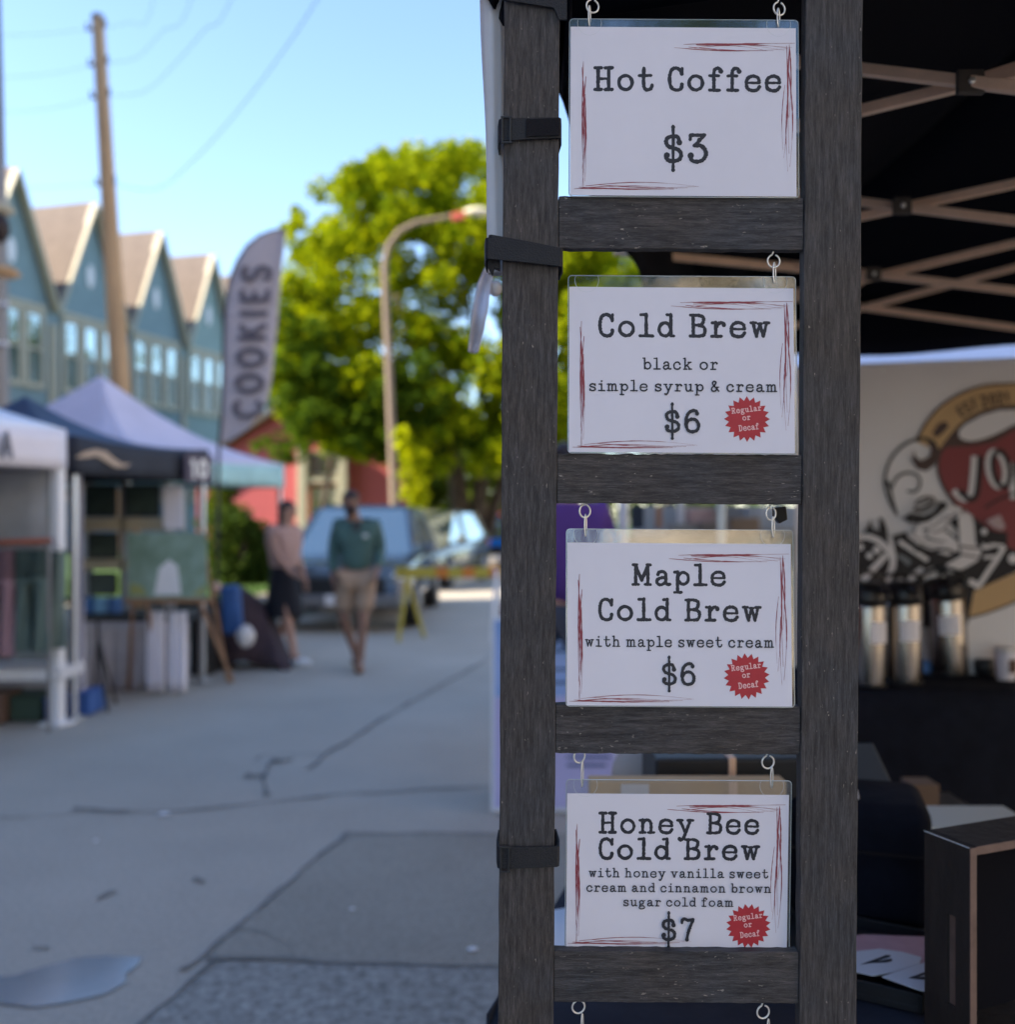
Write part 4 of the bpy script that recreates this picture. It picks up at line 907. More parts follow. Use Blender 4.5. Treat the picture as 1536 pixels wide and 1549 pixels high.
# ------------------------------------------------------------------ people
def skin_mesh(name, verts, edges, radii, m, parent, sub=2, root=0):
    me=bpy.data.meshes.new(name); me.from_pydata(verts,edges,[]); me.update(); me.materials.append(m)
    o=bpy.data.objects.new(name,me); C.objects.link(o); o.parent=parent
    sk=o.modifiers.new('Skin','SKIN'); sk.use_smooth_shade=True
    for i,sv in enumerate(me.skin_vertices[0].data):
        r=radii[i]; sv.radius=r if isinstance(r,tuple) else (r,r); sv.use_root=(i==root)
    sb_=o.modifiers.new('Sub','SUBSURF'); sb_.levels=sub; sb_.render_levels=sub
    return o
def person(label, loc, heading, scale, J, skin, top, bottom, shoe_m, hair_m, long_hair=False, beard=False, sleeve=1.0, legcover=1.0, skirt=False, extra=None):
    root=thing('person',label,'person',loc,(0,0,heading)); root.scale=(scale,)*3
    K={'pel':(0,0,.96),'sp':(0,0,1.12),'ch':(0,-.005,1.32),'nk':(0,.0,1.49),'hd0':(0,-.012,1.565),'hd1':(0,-.02,1.65),'hd2':(0,-.01,1.715)}
    for n,s_ in (('l',-1),('r',1)):
        K['sh'+n]=(s_*.185,0,1.42); K['el'+n]=(s_*.25,.03,1.15); K['wr'+n]=(s_*.26,-.05,.92); K['ha'+n]=(s_*.26,-.07,.84)
        K['hp'+n]=(s_*.095,0,.90); K['kn'+n]=(s_*.105,-.03,.50); K['an'+n]=(s_*.105,.02,.085); K['to'+n]=(s_*.115,-.13,.03)
    K.update(J)
    names=['pel','sp','ch','nk','hd0','hd1','hd2']+[a+n for n in 'lr' for a in ('sh','el','wr','ha')]+[a+n for n in 'lr' for a in ('hp','kn','an','to')]
    rad={'pel':(.15,.105),'sp':(.13,.10),'ch':(.155,.11),'nk':.055,'hd0':(.062,.07),'hd1':(.078,.092),'hd2':(.06,.07),'sh':.062,'el':.043,'wr':.029,'ha':(.038,.018),'hp':.088,'kn':.058,'an':.038,'to':(.042,.028)}
    V=[K[n] for n in names]; idx={n:i for i,n in enumerate(names)}
    Rr=[rad.get(n,rad.get(n[:2],.05)) for n in names]
    Ed=[('pel','sp'),('sp','ch'),('ch','nk'),('nk','hd0'),('hd0','hd1'),('hd1','hd2')]
    for n in 'lr': Ed+=[('ch','sh'+n),('sh'+n,'el'+n),('el'+n,'wr'+n),('wr'+n,'ha'+n),('pel','hp'+n),('hp'+n,'kn'+n),('kn'+n,'an'+n),('an'+n,'to'+n)]
    E_=[(idx[a],idx[b]) for a,b in Ed]
    for n,s_ in (('l',-1),('r',1)):      # four fingers and a thumb
        h=Vector(K['ha'+n]); w_=Vector(K['wr'+n]); d=(h-w_).normalized()
        for q,(off,ln) in enumerate(((-.027,.065),(-.009,.075),(.009,.072),(.026,.058))):
            a=h+d*.02+Vector((0,off,0)); b_=a+d*ln*.5; c_=b_+d*ln*.4+Vector((-s_*.012,0,0))
            base=len(V); V+=[tuple(a),tuple(b_),tuple(c_)]; Rr+=[.010,.009,.008]; E_+=[(idx['ha'+n],base),(base,base+1),(base+1,base+2)]
        a=h+Vector((-s_*.01,-.035,.01)); b_=a+d*.03+Vector((0,-.015,0)); base=len(V); V+=[tuple(a),tuple(b_)]; Rr+=[.011,.009]; E_+=[(idx['ha'+n],base),(base,base+1)]
    skin_mesh('body',V,E_,Rr,skin,root)
    H=Vector(K['hd1']); 
    fdir=(Vector(K['hd1'])-Vector(K['hd2'])); 
    nb=MB(); nb.ball(H+Vector((0,-.092,-.005)),(.012,.018,.022),8,6); nb.build('nose',skin,root,smooth=True)
    for s_ in (-1,1):
        eb=MB(); eb.ball(H+Vector((s_*.031,-.078,.022)),(.012,.008,.007),8,6); eb.build('eye',M_hair,root,smooth=True)
        eb=MB(); eb.ball(H+Vector((s_*.080,.0,.0)),(.010,.02,.03),8,6); eb.build('ear',skin,root,smooth=True)
    mb=MB(); mb.ball(H+Vector((0,-.080,-.045)),(.026,.008,.007),8,6); mb.build('mouth',mat('lips',(.28,.10,.09),.5),root,smooth=True)
    hb=MB()
    for i in range(9):
        for j in range(5):
            pass
    hb.ball(H+Vector((0,.030,.045)),(.084,.092,.072),18,12,.02)
    if long_hair: hb.ball(H+Vector((0,.075,-.06)),(.075,.05,.13),14,10,.04)
    hb.build('hair',hair_m,root,smooth=True)
    if beard:
        bb=MB(); bb.ball(H+Vector((0,-.052,-.075)),(.062,.045,.052),14,10,.03); bb.build('beard',hair_m,root,smooth=True)
    # upper garment
    tn=['pel','sp','ch','nk']; tv=[Vector(K['pel'])+Vector((0,0,-.02)),K['sp'],K['ch'],Vector(K['ch']).lerp(Vector(K['nk']),.62)]; tr=[(.178,.145),(.168,.145),(.19,.155),(.10,.105)]; te=[(0,1),(1,2),(2,3)]
    for n in 'lr':
        b_=len(tv); tv+=[K['sh'+n],K['el'+n]]; tr+=[.085,.066]; te+=[(2,b_),(b_,b_+1)]
        if sleeve>=1: tv+=[tuple(Vector(K['el'+n]).lerp(Vector(K['wr'+n]),.92))]; tr+=[.05]; te+=[(b_+1,b_+2)]
        else: tv[b_+1]=tuple(Vector(K['sh'+n]).lerp(Vector(K['el'+n]),max(.15,sleeve)))
    skin_mesh('top_garment',[tuple(v) for v in tv],te,tr,top,root)
    if skirt:
        sk_=MB()
        def skf(u,v):
            a=2*math.pi*u; rx=.155+.05*v+.012*math.sin(6*a)*v; ry=.125+.07*v; c_=Vector(K['pel']).lerp(Vector((0,0,Vector(K['pel']).z-.45)),v); return c_+Vector((rx*math.cos(a),ry*math.sin(a),.08*(1-v)))
        sk_.grid(skf,28,8); sk_.build('skirt',bottom,root,smooth=True,solid=.006)
    else:
        tv=[K['pel']]; tr=[(.172,.13)]; te=[]
        for n in 'lr':
            b_=len(tv); kn=Vector(K['hp'+n]).lerp(Vector(K['kn'+n]),1.0 if legcover>=1 else legcover)
            tv+=[K['hp'+n],tuple(kn)]; tr+=[.115,.108 if legcover<=1 else .08]; te+=[(0,b_),(b_,b_+1)]
            if legcover>1: tv+=[tuple(Vector(K['an'+n])+Vector((0,0,.02)))]; tr+=[.062]; te+=[(b_+1,b_+2)]
        skin_mesh('trousers' if legcover>1 else 'shorts',[tuple(v) for v in tv],te,tr,bottom,root)
    for n in 'lr':
        a=Vector(K['an'+n]); t_=Vector(K['to'+n]); d=(t_-a); d.z=0; d.normalize()
        ang=math.atan2(d.y,d.x); sh=MB()
        mid=(a+t_)/2+d*.01; zz=min(a.z-.085,t_.z-.03)
        sh.ball((0,0,0),(.135,.048,.045),14,8); o=sh.build('shoe',shoe_m,root,smooth=True); o.location=(mid.x,mid.y,zz+.048); o.rotation_euler=(0,0,ang)
    if extra: extra(root,K)
    return root
M_jacket=mat('teal_green_jacket',(.055,.115,.110),.8,noise=.25,nscale=6); M_khaki=mat('khaki_cotton',(.33,.23,.165),.85,noise=.1,nscale=6)
def zipper(root,K):
    b=MB(); b.prism([(-.05,-.125,1.46),(.05,-.125,1.46),(.02,-.135,1.34),(-.02,-.135,1.34)],(0,0,0),(0,.01,0)); b.build('collar_opening',M_dark,root)
    b=MB(); b.box((.085,-.141,1.32),(.05,.004,.03)); b.build('chest_mark',M_sleeve_edge,root)
gm_=gp(540,1013)
person('bearded man in teal jacket and khaki shorts walking up the street',(gm_.x,gm_.y,0),R(8),1.0,
  {'knl':(-.13,-.02,.50),'anl':(-.02,.22,.14),'tol':(.0,.09,.04),'knr':(.06,-.12,.50),'anr':(.03,-.16,.085),'tor':(.02,-.31,.03),'nk':(-.03,-.03,1.49),'hd0':(-.05,-.05,1.565),'hd1':(-.06,-.07,1.65),'hd2':(-.06,-.06,1.715),'ell':(-.225,.05,1.16),'wrl':(-.225,-.03,.93),'hal':(-.22,-.06,.86),'elr':(.225,.04,1.17),'wrr':(.20,-.12,.98),'har':(.18,-.17,.92)},
  M_skin2,M_jacket,M_khaki,mat('brown_shoe',(.20,.10,.06),.6),M_hair,beard=True,extra=zipper,legcover=.88)
gw=gp(430,1005)
M_pinktop=mat('dusty_pink_top',(.42,.27,.24),.8,noise=.08); M_black2=mat('black_skirt_cloth',(.010,.011,.018),.9)
person('woman in pink top and black skirt stepping beside the stall',(gw.x,gw.y,0),R(62),.955,
  {'nk':(0,-.02,1.48),'hd0':(0,-.05,1.555),'hd1':(0,-.07,1.635),'hd2':(0,-.065,1.70),'knl':(-.09,-.12,.50),'anl':(-.09,-.22,.10),'tol':(-.09,-.37,.04),'knr':(.09,.02,.50),'anr':(.09,.26,.14),'tor':(.09,.16,.04),'ell':(-.23,-.10,1.18),'wrl':(-.20,-.24,1.02),'hal':(-.19,-.30,.98)},
  M_skin,M_pinktop,M_black2,M_white,M_hair,long_hair=True,sleeve=.35,skirt=True)
M_purple=mat('purple_tshirt',(.075,.03,.20),.85,noise=.1)
person('person in purple t-shirt behind the ladder, back to the street',(.31,5.35,0),R(200),1.09,
  {'wrl':(-.30,-.12,.98),'hal':(-.31,-.18,.93),'wrr':(.30,-.05,.93)},M_skin,M_purple,mat('dark_jeans',(.03,.04,.07),.9),M_dark,M_hair,sleeve=.75,legcover=1.2)

# ------------------------------------------------------------------ A-frame poster behind the left post
af=thing('poster_board','blue and lilac poster board standing on the street behind the left post','poster board',(0,0,0))
aL=gp(743,1232); Yp=aL.y
def ab(x,y,dy=0): v=at(x,y,Yp); return Vector((v.x,Yp+dy+(CY+455-y)*.0006,v.z))
b=MB(); b.prism([ab(743,1228),ab(938,1228),ab(938,938),ab(743,938)],(0,0,0),(0,.012,0)); b.build('front_panel',M_white,af,bevel=.002)
b=MB(); b.prism([ab(743,1228)+Vector((0,.42,0)),ab(938,1228)+Vector((0,.42,0)),ab(938,940)+Vector((0,.03,0)),ab(743,940)+Vector((0,.03,0))],(0,0,0),(0,.012,0)); b.build('rear_panel',M_white,af,bevel=.002)
pst=mat('poster_print',(.20,.36,.66),.5,col2=(.42,.50,.80),nscale=3)
b=MB(); b.prism([ab(748,1222,-.004),ab(932,1222,-.004),ab(932,1060,-.004),ab(748,1060,-.004)],(0,0,0),(0,.002,0)); b.build('poster_lower',mat('poster_lilac',(.52,.47,.72),.5,noise=.08,nscale=3),af)
b=MB(); b.prism([ab(748,1059,-.004),ab(932,1059,-.004),ab(932,944,-.004),ab(748,944,-.004)],(0,0,0),(0,.002,0)); b.build('poster_upper',pst,af)
b=MB()
for i,(x0,x1,y) in enumerate(((770,920,975),(770,905,992),(770,918,1020),(790,900,1040),(858,925,1150),(858,918,1162),(775,925,1090),(775,925,1110))):
    b.prism([ab(x0,y,-.007),ab(x1,y,-.007),ab(x1,y-4,-.007),ab(x0,y-4,-.007)],(0,0,0),(0,.001,0))
b.build('poster_lines',mat('poster_navy',(.05,.10,.22),.6),af)

# ------------------------------------------------------------------ stalls along the left
def pop_tent(label, s0,s1,p0,p1, zv, zt, zpk, mtop, mval, valfront=None, legs=((0,0),(1,0),(0,1),(1,1)), sag=.10, legm=M_white, name='market_tent', legr=.04, mside=None):
    root=thing(name,label,'canopy tent',S((s0+s1)/2,(p0+p1)/2,0)); o0=Vector(root.location)
    E_=[S(s0,p0,zt)-o0,S(s1,p0,zt)-o0,S(s1,p1,zt)-o0,S(s0,p1,zt)-o0]; pk_=Vector((0,0,zpk)); t=MB()
    for i in range(4):
        a,b_=E_[i],E_[(i+1)%4]
        t.grid(lambda u,v,a=a,b_=b_:(a.lerp(b_,u)).lerp(pk_,v)+Vector((0,0,-sag*math.sin(math.pi*v)-.04*math.sin(math.pi*u)*(1-v))),10,10)
    t.build('canopy_top',mtop,root,smooth=True,solid=.003)
    for i in range(4):
        a,b_=E_[i],E_[(i+1)%4]; v_=MB()
        nn=Vector((b_.y-a.y,a.x-b_.x,0)).normalized()
        v_.grid(lambda u,v,a=a,b_=b_:a.lerp(b_,u)+Vector((0,0,-(zt-zv)*v-.04*math.sin(math.pi*u)*(1-v)))+nn*.012*math.sin(u*22+i)*v,30,3)
        v_.build('valance',(valfront if (valfront and i==0) else mval),root,smooth=True,solid=.003)
    for (a,b_) in legs:
        q=S(s0+.04+(s1-s0-.08)*a,p0+.04+(p1-p0-.08)*b_,0)-o0
        g=MB(); g.box((q.x,q.y,zt/2),(legr,legr,zt-.02),(0,0,STREET_ROT)); g.build('leg',legm,root,bevel=.004)
        f=MB(); f.box((q.x,q.y,.01),(legr*2.4,legr*2.4,.02),(0,0,STREET_ROT)); f.build('foot_plate',legm,root)
    return root,o0
P5=5.15
white_t,wo=pop_tent('white tent nearest on the left, clothes rail and grey side wall under it',3.1,6.07,P5,P5+2.9,1.865,2.15,2.95,mat('white_canopy_top',(.74,.78,.88),.7),M_whitecloth,sag=.06,legr=.075)
# letter on its street valance and rear/side walls
def quad_s(a,b,c_,d,m,name,parent,o0=Vector((0,0,0)),solid=.004):
    return MB().add([a-o0,b-o0,c_-o0,d-o0],[(0,1,2,3)]).build(name,m,parent,solid=solid)
sw=MB(); sw.grid(lambda u,v:S(6.0+.02*math.sin(v*9),P5+.1+2.75*u,1.87-.62*v)+Vector((0,0,-.02*math.sin(u*8)))-wo,14,6); sw.build('side_curtain',M_greycloth,white_t,smooth=True,solid=.004)
sw=MB(); sw.grid(lambda u,v:S(3.2+2.8*u,P5+2.85,2.0-1.9*v)-wo,14,6); sw.build('rear_curtain',M_greycloth,white_t,smooth=True,solid=.004)
ik=Ink(0); ik.text('A',-.05,.05,-.08,.17,1.6,table=SANS,rough=.02); lt=ik.mb.build('valance_letter',mat('grey_print',(.10,.10,.13),.6),white_t)
q=S(5.47,P5-.03,2.0)-wo; lt.location=q; lt.rotation_euler=(0,0,STREET_ROT+R(90))
navy_t,no=pop_tent('navy canopy tent with sagging roof between the two white tents',6.18,7.93,P5+.02,P5+2.5,1.83,2.12,2.55,M_navy,M_navydark,sag=.14,legm=M_alu,legr=.045)
sg=MB(); sg.box((0,0,0),(.02,.43,.26)); o=sg.build('number_sign',mat('dark_purple_sign',(.045,.03,.06),.6),None,bevel=.004); tag(o,'dark purple number sign on the navy tent corner','sign')
o.location=S(7.70,P5-.03,1.935); o.rotation_euler=(0,0,STREET_ROT)
ik=Ink(0); ik.text('10',-.13,.13,-.08,.16,1.6,table=SANS,rough=.02); l2=ik.mb.build('lettering',M_curtain,o); l2.location=(.012,0,0); l2.rotation_euler=(0,0,R(90))
lg_=MB(); pts=[(-.42,-.02),(-.33,.03),(-.22,.06),(-.10,.05),(-.02,.0),(.08,-.04),(.17,-.03),(.12,-.06),(.0,-.07),(-.10,-.03),(-.2,.01),(-.30,-.01)]
lg_.add([S(6.62+x*1.1,P5+.0,1.97+z)-no for x,z in pts],[tuple(range(len(pts)))]); o=lg_.build('valance_logo',mat('tan_print',(.42,.33,.26),.7),navy_t,solid=.001)
lil_t,lo=pop_tent('lilac white tent with teal valance beside the feather flag',8.02,11.0,6.1,9.1,1.85,2.13,3.1,M_lilac,M_teal,sag=.16,legm=M_alu,legr=.045)
# white mesh curtain and stall goods in the navy tent
def hang(s,p,px0,px1): pass
def plane_px(pts,Y,m,name,label,cat,th=.02,dys=None):
    P=[at(x,y,Y+(dys[i] if dys else 0)) for i,(x,y) in enumerate(pts)]; o=MB().prism(P,(0,0,0),(0,th,0)).build(name,m,None,bevel=.003); return tag(o,label,cat) if label else o
# display shelving with framed prints
shf=thing('display_shelf','cream shelf unit with dark framed prints inside the navy stall','shelf',(0,0,0))
for (x0,x1,y0,y1,m,nm) in ((118,250,783,803,M_trim,'shelf_board'),(118,200,846,862,M_trim,'shelf_board'),(182,188,730,975,M_grey,'upright'),(246,252,730,975,M_grey,'upright'),(118,124,730,975,M_grey,'upright')):
    ce,de=on(x0,x1,y0,y1,8.9,.25); b=MB(); b.box(ce,de); b.build(nm,m,shf,bevel=.004)
for (x0,x1,y0,y1,lb) in ((128,176,733,782,'dark framed print at the left on the top shelf'),(188,242,733,782,'dark framed print at the right on the top shelf'),(132,178,806,845,'dark framed print on the middle shelf'),(134,176,866,900,'dark green framed print low on the shelf')):
    ce,de=on(x0,x1,y0,y1,8.86,.02); fr=thing('framed_print',lb,'framed print',ce)
    b=MB(); b.box((0,0,0),de); b.build('frame',M_dark,fr,bevel=.003)
    b=MB(); b.box((0,-.012,0),(de[0]*.82,.006,de[2]*.8)); b.build('picture',mat('dark_print',(.03,.05,.04),.4,noise=.5,nscale=9),fr)
plane_px([(247,735),(276,735),(278,800),(247,800)],8.8,M_whitecloth,'white_cloth','white cloth hanging right of the top shelf','cloth')
for i,(x0,x1,cc_) in enumerate(((122,140,(.05,.16,.42)),(142,160,(.20,.42,.66)),(162,178,(.06,.16,.40)))):
    ce,de=on(x0,x1,904,930,8.75,.12); b=MB(); b.box(ce,de); tag(b.build('storage_tin',mat('blue_tin%d'%i,cc_,.5),None,bevel=.01),('navy','light blue','dark blue')[i]+' tin on the stall table, '+('left','middle','right')[i]+' of three','tin',)
# stall table with pale cloth
stt=thing('stall_table','stall table with a pale pleated cloth under the navy tent','table',(0,0,0))
ce,de=on(116,285,930,940,8.6,.6); b=MB(); b.box(ce,de); b.build('tabletop',M_dark,stt)
def plt(u,v):
    x=120+165*u; bottom=1062-32*u; y=940+(bottom-940)*v; return at(x,y,8.55+.03*math.sin(u*46)*v+.03*v)
MB().grid(plt,70,6).build('tablecloth',mat('pale_stall_cloth',(.40,.38,.42),.85,noise=.08),stt,smooth=True,solid=.004)
for x0,x1,lb in ((222,248,'left of two'),(254,283,'right of two')):
    g=MB(); g.grid(lambda u,v:at(x0+(x1-x0)*u,925+(1046-925)*v,8.35+.03*math.sin(u*14)*(.3+v)),16,8); tag(g.build('fabric_drop',M_whitecloth,None,smooth=True,solid=.003),'white fabric drop hanging in front of the stall table, '+lb,'fabric')
# easel with landscape print
ez=thing('easel','wooden easel standing in front of the navy stall','easel',(0,0,0))
for a_,b_ in (((205,800),(195,1045)),((303,800),(345,1030)),((222,905),(240,1042)),((300,905),(352,1032))):
    A=at(a_[0],a_[1],8.2); gpt=at(b_[0],b_[1],8.2); B=gp(b_[0],b_[1]) ; B=Vector((B.x,B.y,0.0)) if abs(B.y-8.2)<1.5 else Vector((gpt.x,8.2,0))
    b=MB(); b.beam(A,B,.025,.03); b.build('leg',M_woodlt,ez,bevel=.003)
ce,de=on(188,318,905,912,8.12,.05); b=MB(); b.box(ce,de); b.build('ledge',M_woodlt,ez,bevel=.003)
prn=mat('landscape_print',(.09,.15,.085),.5,col2=(.26,.36,.31),nscale=3.5)
ce,de=on(192,312,806,905,8.1,.02); pc=thing('landscape_print','green landscape print with white centre on the wooden easel','art print',ce)
b=MB(); b.box((0,0,0),de); b.build('canvas',prn,pc,bevel=.002)
b=MB(); b.prism([(-.10,-.012,-.24),(.12,-.012,-.24),(.09,-.012,.0),(.02,-.012,.05),(-.06,-.012,-.02)],(0,0,0),(0,.001,0)); b.build('white_patch',M_curtain,pc)
MY=mat('olive_print',(.26,.27,.09),.5); b=MB(); b.prism([(-.30,-.012,-.24),(-.16,-.012,-.24),(-.2,-.012,-.17),(-.3,-.012,-.14)],(0,0,0),(0,.001,0)); b.build('yellow_patch',MY,pc); b=MB(); b.prism([(.2,-.012,-.24),(.31,-.012,-.24),(.31,-.012,-.16)],(0,0,0),(0,.001,0)); b.build('yellow_patch',MY,pc)
# dark tripod
tr_=thing('tripod_stand','thin dark tripod stand left of the easel','stand',(0,0,0))
for x1,y1 in ((163,1078),(142,1058),(176,1064)):
    b=MB(); B=gp(x1,y1); b.sweep([at(148,965,B.y if False else 7.9),B],.012,8); b.build('leg',M_dark,tr_)
b=MB(); b.sweep([at(148,968,7.9),at(147,935,7.9)],.012,8); b.build('mast',M_dark,tr_)
# clothes rail in the white tent
rail=thing('clothes_rail','reddish wooden clothes rail at the left edge of the frame','clothes rail',(0,0,0))
A=at(-90,824,6.95); B=at(78,818,7.0); b=MB(); b.sweep([A,B],.022,10); b.build('rail',mat('red_wood',(.26,.07,.035),.5),rail,smooth=True)
for x in (-88,74):
    v=at(x,820,6.98); b=MB(); b.sweep([(v.x,v.y,v.z),(v.x,v.y,0)],.015,8); b.build('post',M_grey,rail)
def garment(x0,x1,y0,y1,Y,m,label,trouser=True):
    root=thing('hanging_garment',label,'clothes',(0,0,0),(0,0,0),'clothes on the rail'); w_=x1-x0
    hk=MB(); c_=at((x0+x1)/2,y0-6,Y); hk.sweep([c_+Vector((0,0,.03)),c_,c_+Vector((.10,0,-.03))],.003,6); hk.build('hanger',M_dark,root)
    def f(side):
        def g(u,v):
            a=2*math.pi*u; wid=w_*.5*(.85+.15*v); 
            cx_=(x0+x1)/2; 
            if trouser and v>.3: wid*=.46; cx_+=side*w_*.26
            q=at(cx_+wid*math.cos(a)*(1+.05*math.sin(v*9+a*2)),y0+(y1-y0)*v,Y); q.y+=.05*math.sin(a)+.02*math.sin(a*3+v*5); return q
        return g
    for sd in ((-1,1) if trouser else (0,)): MB().grid(f(sd),20,18).build('cloth_leg' if trouser else 'cloth_body',m,root,smooth=True)
M_green=mat('grey_green_cloth',(.085,.125,.115),.9,noise=.15,nscale=5)
garment(-24,24,832,992,6.95,mat('dusty_mauve_cloth',(.26,.16,.19),.9,noise=.1),'dusty mauve garment hanging at the left frame edge')
garment(22,76,832,985,6.98,M_green,'grey green trousers hanging beside the mauve garment')
garment(66,100,834,980,7.15,mat('pale_green_cloth',(.13,.18,.165),.9,noise=.1),'paler green garment at the right end of the rail',False)
garment(34,84,850,980,7.3,M_dark,'black trousers hanging behind the green ones')
bn_=thing('display_bench','low white display bench under the clothes rail','bench',(0,0,0))
ce,de=on(-120,92,1012,1030,7.15,.4); b=MB(); b.box(ce,de); b.build('bench_top',M_curtain,bn_,bevel=.006)
for x in (-110,84):
    v=at(x,1025,7.3); b=MB(); b.beam((v.x,v.y,v.z),(v.x,v.y,0),.04,.04,(0,1,0)); b.build('leg',M_white,bn_)
for (x0,x1,y0,y1,Y,m,nm,lb,cat) in ((6,62,1038,1075,7.3,mat('dark_green_box',(.03,.055,.04),.8),'storage_box','dark green box under the white bench','box'),(-60,4,1040,1085,7.2,mat('brown_sack',(.13,.08,.06),.9),'storage_sack','brown sack under the bench at the frame edge','sack'),(66,88,1048,1082,7.3,mat('blue_crate',(.03,.08,.26),.6),'blue_crate','blue plastic crate left of the white tent leg','crate'),(114,136,1048,1082,7.5,mat('blue_crate2',(.035,.10,.32),.6),'blue_crate','blue plastic crate right of the white tent leg','crate')):
    ce,de=on(x0,x1,y0,y1,Y,.3); ce=(ce[0],ce[1],de[2]/2+.004); root=thing(nm,lb,cat,ce); b=MB(); b.box((0,0,0),de); b.build('box_body',m,root,bevel=.02); b=MB(); b.box((0,0,de[2]/2),(de[0]*1.04,de[1]*1.04,.02)); b.build('rim',m,root,bevel=.005)
# white cloth hung behind tent leg
g=MB(); g.grid(lambda u,v:at(108+16*u+6*v,690+370*v,7.65+.03*math.sin(u*9+v*4)),8,20); tag(g.build('tent_curtain',M_whitecloth,None,smooth=True,solid=.003),'narrow white curtain gathered beside the white tent leg','curtain')
# slumped folding chair under a dark cover, with blue bag
def cover(u,v):
    a=math.pi*(u); h=[0,.42,.66,.78,.80,.76,.66,.5,.32,.12,0]; 
    c_=gp(372,1012); x=-.42+.86*u; i=min(9,int(u*10)); hh=h[i]+(h[i+1]-h[i])*(u*10-i)
    return Vector((c_.x+x+.02*math.sin(v*9),c_.y+.45-.55*v+.04*math.sin(u*12),max(0,hh*(1-abs(2*v-1)**3*.9))+.02*math.sin(u*17+v*6)))
chr_=thing('covered_chair','dark brown cloth heaped over a camp chair beside the easel','chair',(0,0,0))
MB().grid(cover,30,20).build('cover_cloth',mat('brown_plum_cloth',(.050,.034,.044),.9,noise=.3,nscale=5,bump=.5,bscale=8),chr_,smooth=True,solid=.004)
ce,de=on(333,362,886,960,9.25,.14); b=MB(); b.box((0,0,0),de); o=b.build('blue_bag',mat('blue_nylon',(.025,.09,.28),.6,noise=.15),None,bevel=.035,smooth=True); o.location=ce; o.rotation_euler=(0,R(-4),.1); tag(o,'bright blue bag hanging on the covered chair','bag')
b=MB(); v=at(372,962,9.2); b.ball((v.x,v.y,v.z),(.085,.06,.10),14,10,.12); tag(b.build('white_bundle',M_curtain,None,smooth=True),'crumpled pale lilac cloth on the dark chair cover','cloth')
b=MB(); v=at(328,890,9.3); b.ball((v.x,v.y,v.z),(.05,.05,.06),12,8,.05); tag(b.build('peach_pouch',mat('peach',(.62,.42,.33),.7),None,smooth=True),'small peach pouch beside the top of the blue bag','pouch')
b=MB(); ce,de=on(286,318,925,1025,9.4,.4); b.box(ce,de); tag(b.build('black_case',M_dark,None,bevel=.03),'black case standing behind the tent leg','case')

# ------------------------------------------------------------------ feather flag
ff=thing('feather_flag','tall grey feather flag reading COOKIES beside the lilac tent','flag',(0,0,0))
FY=9.9
edge_l=[(333,672),(336,640),(338,600),(339,560),(340,520),(341,480),(344,450),(350,420),(360,395),(374,373),(392,358),(412,350),(432,347)]
edge_r=[(345,668),(375,650),(398,625),(408,595),(413,560),(416,520),(419,490),(421,460),(424,430),(427,400),(430,380),(432,362),(433,349)]
fl=MB(); n=len(edge_l); 
def flf(u,v):
    i=min(n-2,int(v*(n-1))); t=v*(n-1)-i
    a=(edge_l[i][0]+(edge_l[i+1][0]-edge_l[i][0])*t,edge_l[i][1]+(edge_l[i+1][1]-edge_l[i][1])*t); b_=(edge_r[i][0]+(edge_r[i+1][0]-edge_r[i][0])*t,edge_r[i][1]+(edge_r[i+1][1]-edge_r[i][1])*t)
    q=at(a[0]+(b_[0]-a[0])*u,a[1]+(b_[1]-a[1])*u,FY); q.y+=.02*math.sin(u*4+v*7)*u; return q
fl.grid(flf,10,48); fl.build('flag_cloth',mat('grey_flag_cloth',(.45,.41,.45),.8,noise=.04),ff,smooth=True,solid=.003)
b=MB(); pl=[gp(327,1012)]
pole=[Vector((at(328,900,FY).x,FY,.02)),at(329,800,FY),at(331,700,FY)]+[at(x-1.5,y-1,FY) for x,y in edge_l]
b.sweep(pole,[.02,.019,.018]+[.016-.0007*i for i in range(len(edge_l))],8); b.build('pole',M_dark,ff,smooth=True)
b=MB(); b.lathe([(.16,0),(.16,.03),(.03,.05)],(pole[0].x,FY,0),16); b.build('base',M_dark,ff)
fi=Ink(0,2e-4); txt='COOKIES'; adv=sum(SANS[ch][0]+22 for ch in txt)-22
y_s,y_e=632,402; tot=(y_s-y_e)*FY/FPX; sx=tot/adv; pos=0
for ch in txt:
    wd=SANS[ch][0]; 
    for kd,P,w in SANS[ch][1]:
        q=catmull(P) if kd=='c' else P
        # rotated a quarter turn: reading upwards
        pts=[(-(p[1]-50)/100*.30+ (pos+p[0])*sx*.062, (pos+p[0])*sx) for p in q]
        fi.ribbon(pts,.052,closed=(kd=='e'))
    pos+=wd+22
o=fi.mb.build('lettering',mat('grey_lettering',(.10,.09,.115),.7),ff); b0_=at(374,632,FY-.05); o.location=b0_
b=MB()

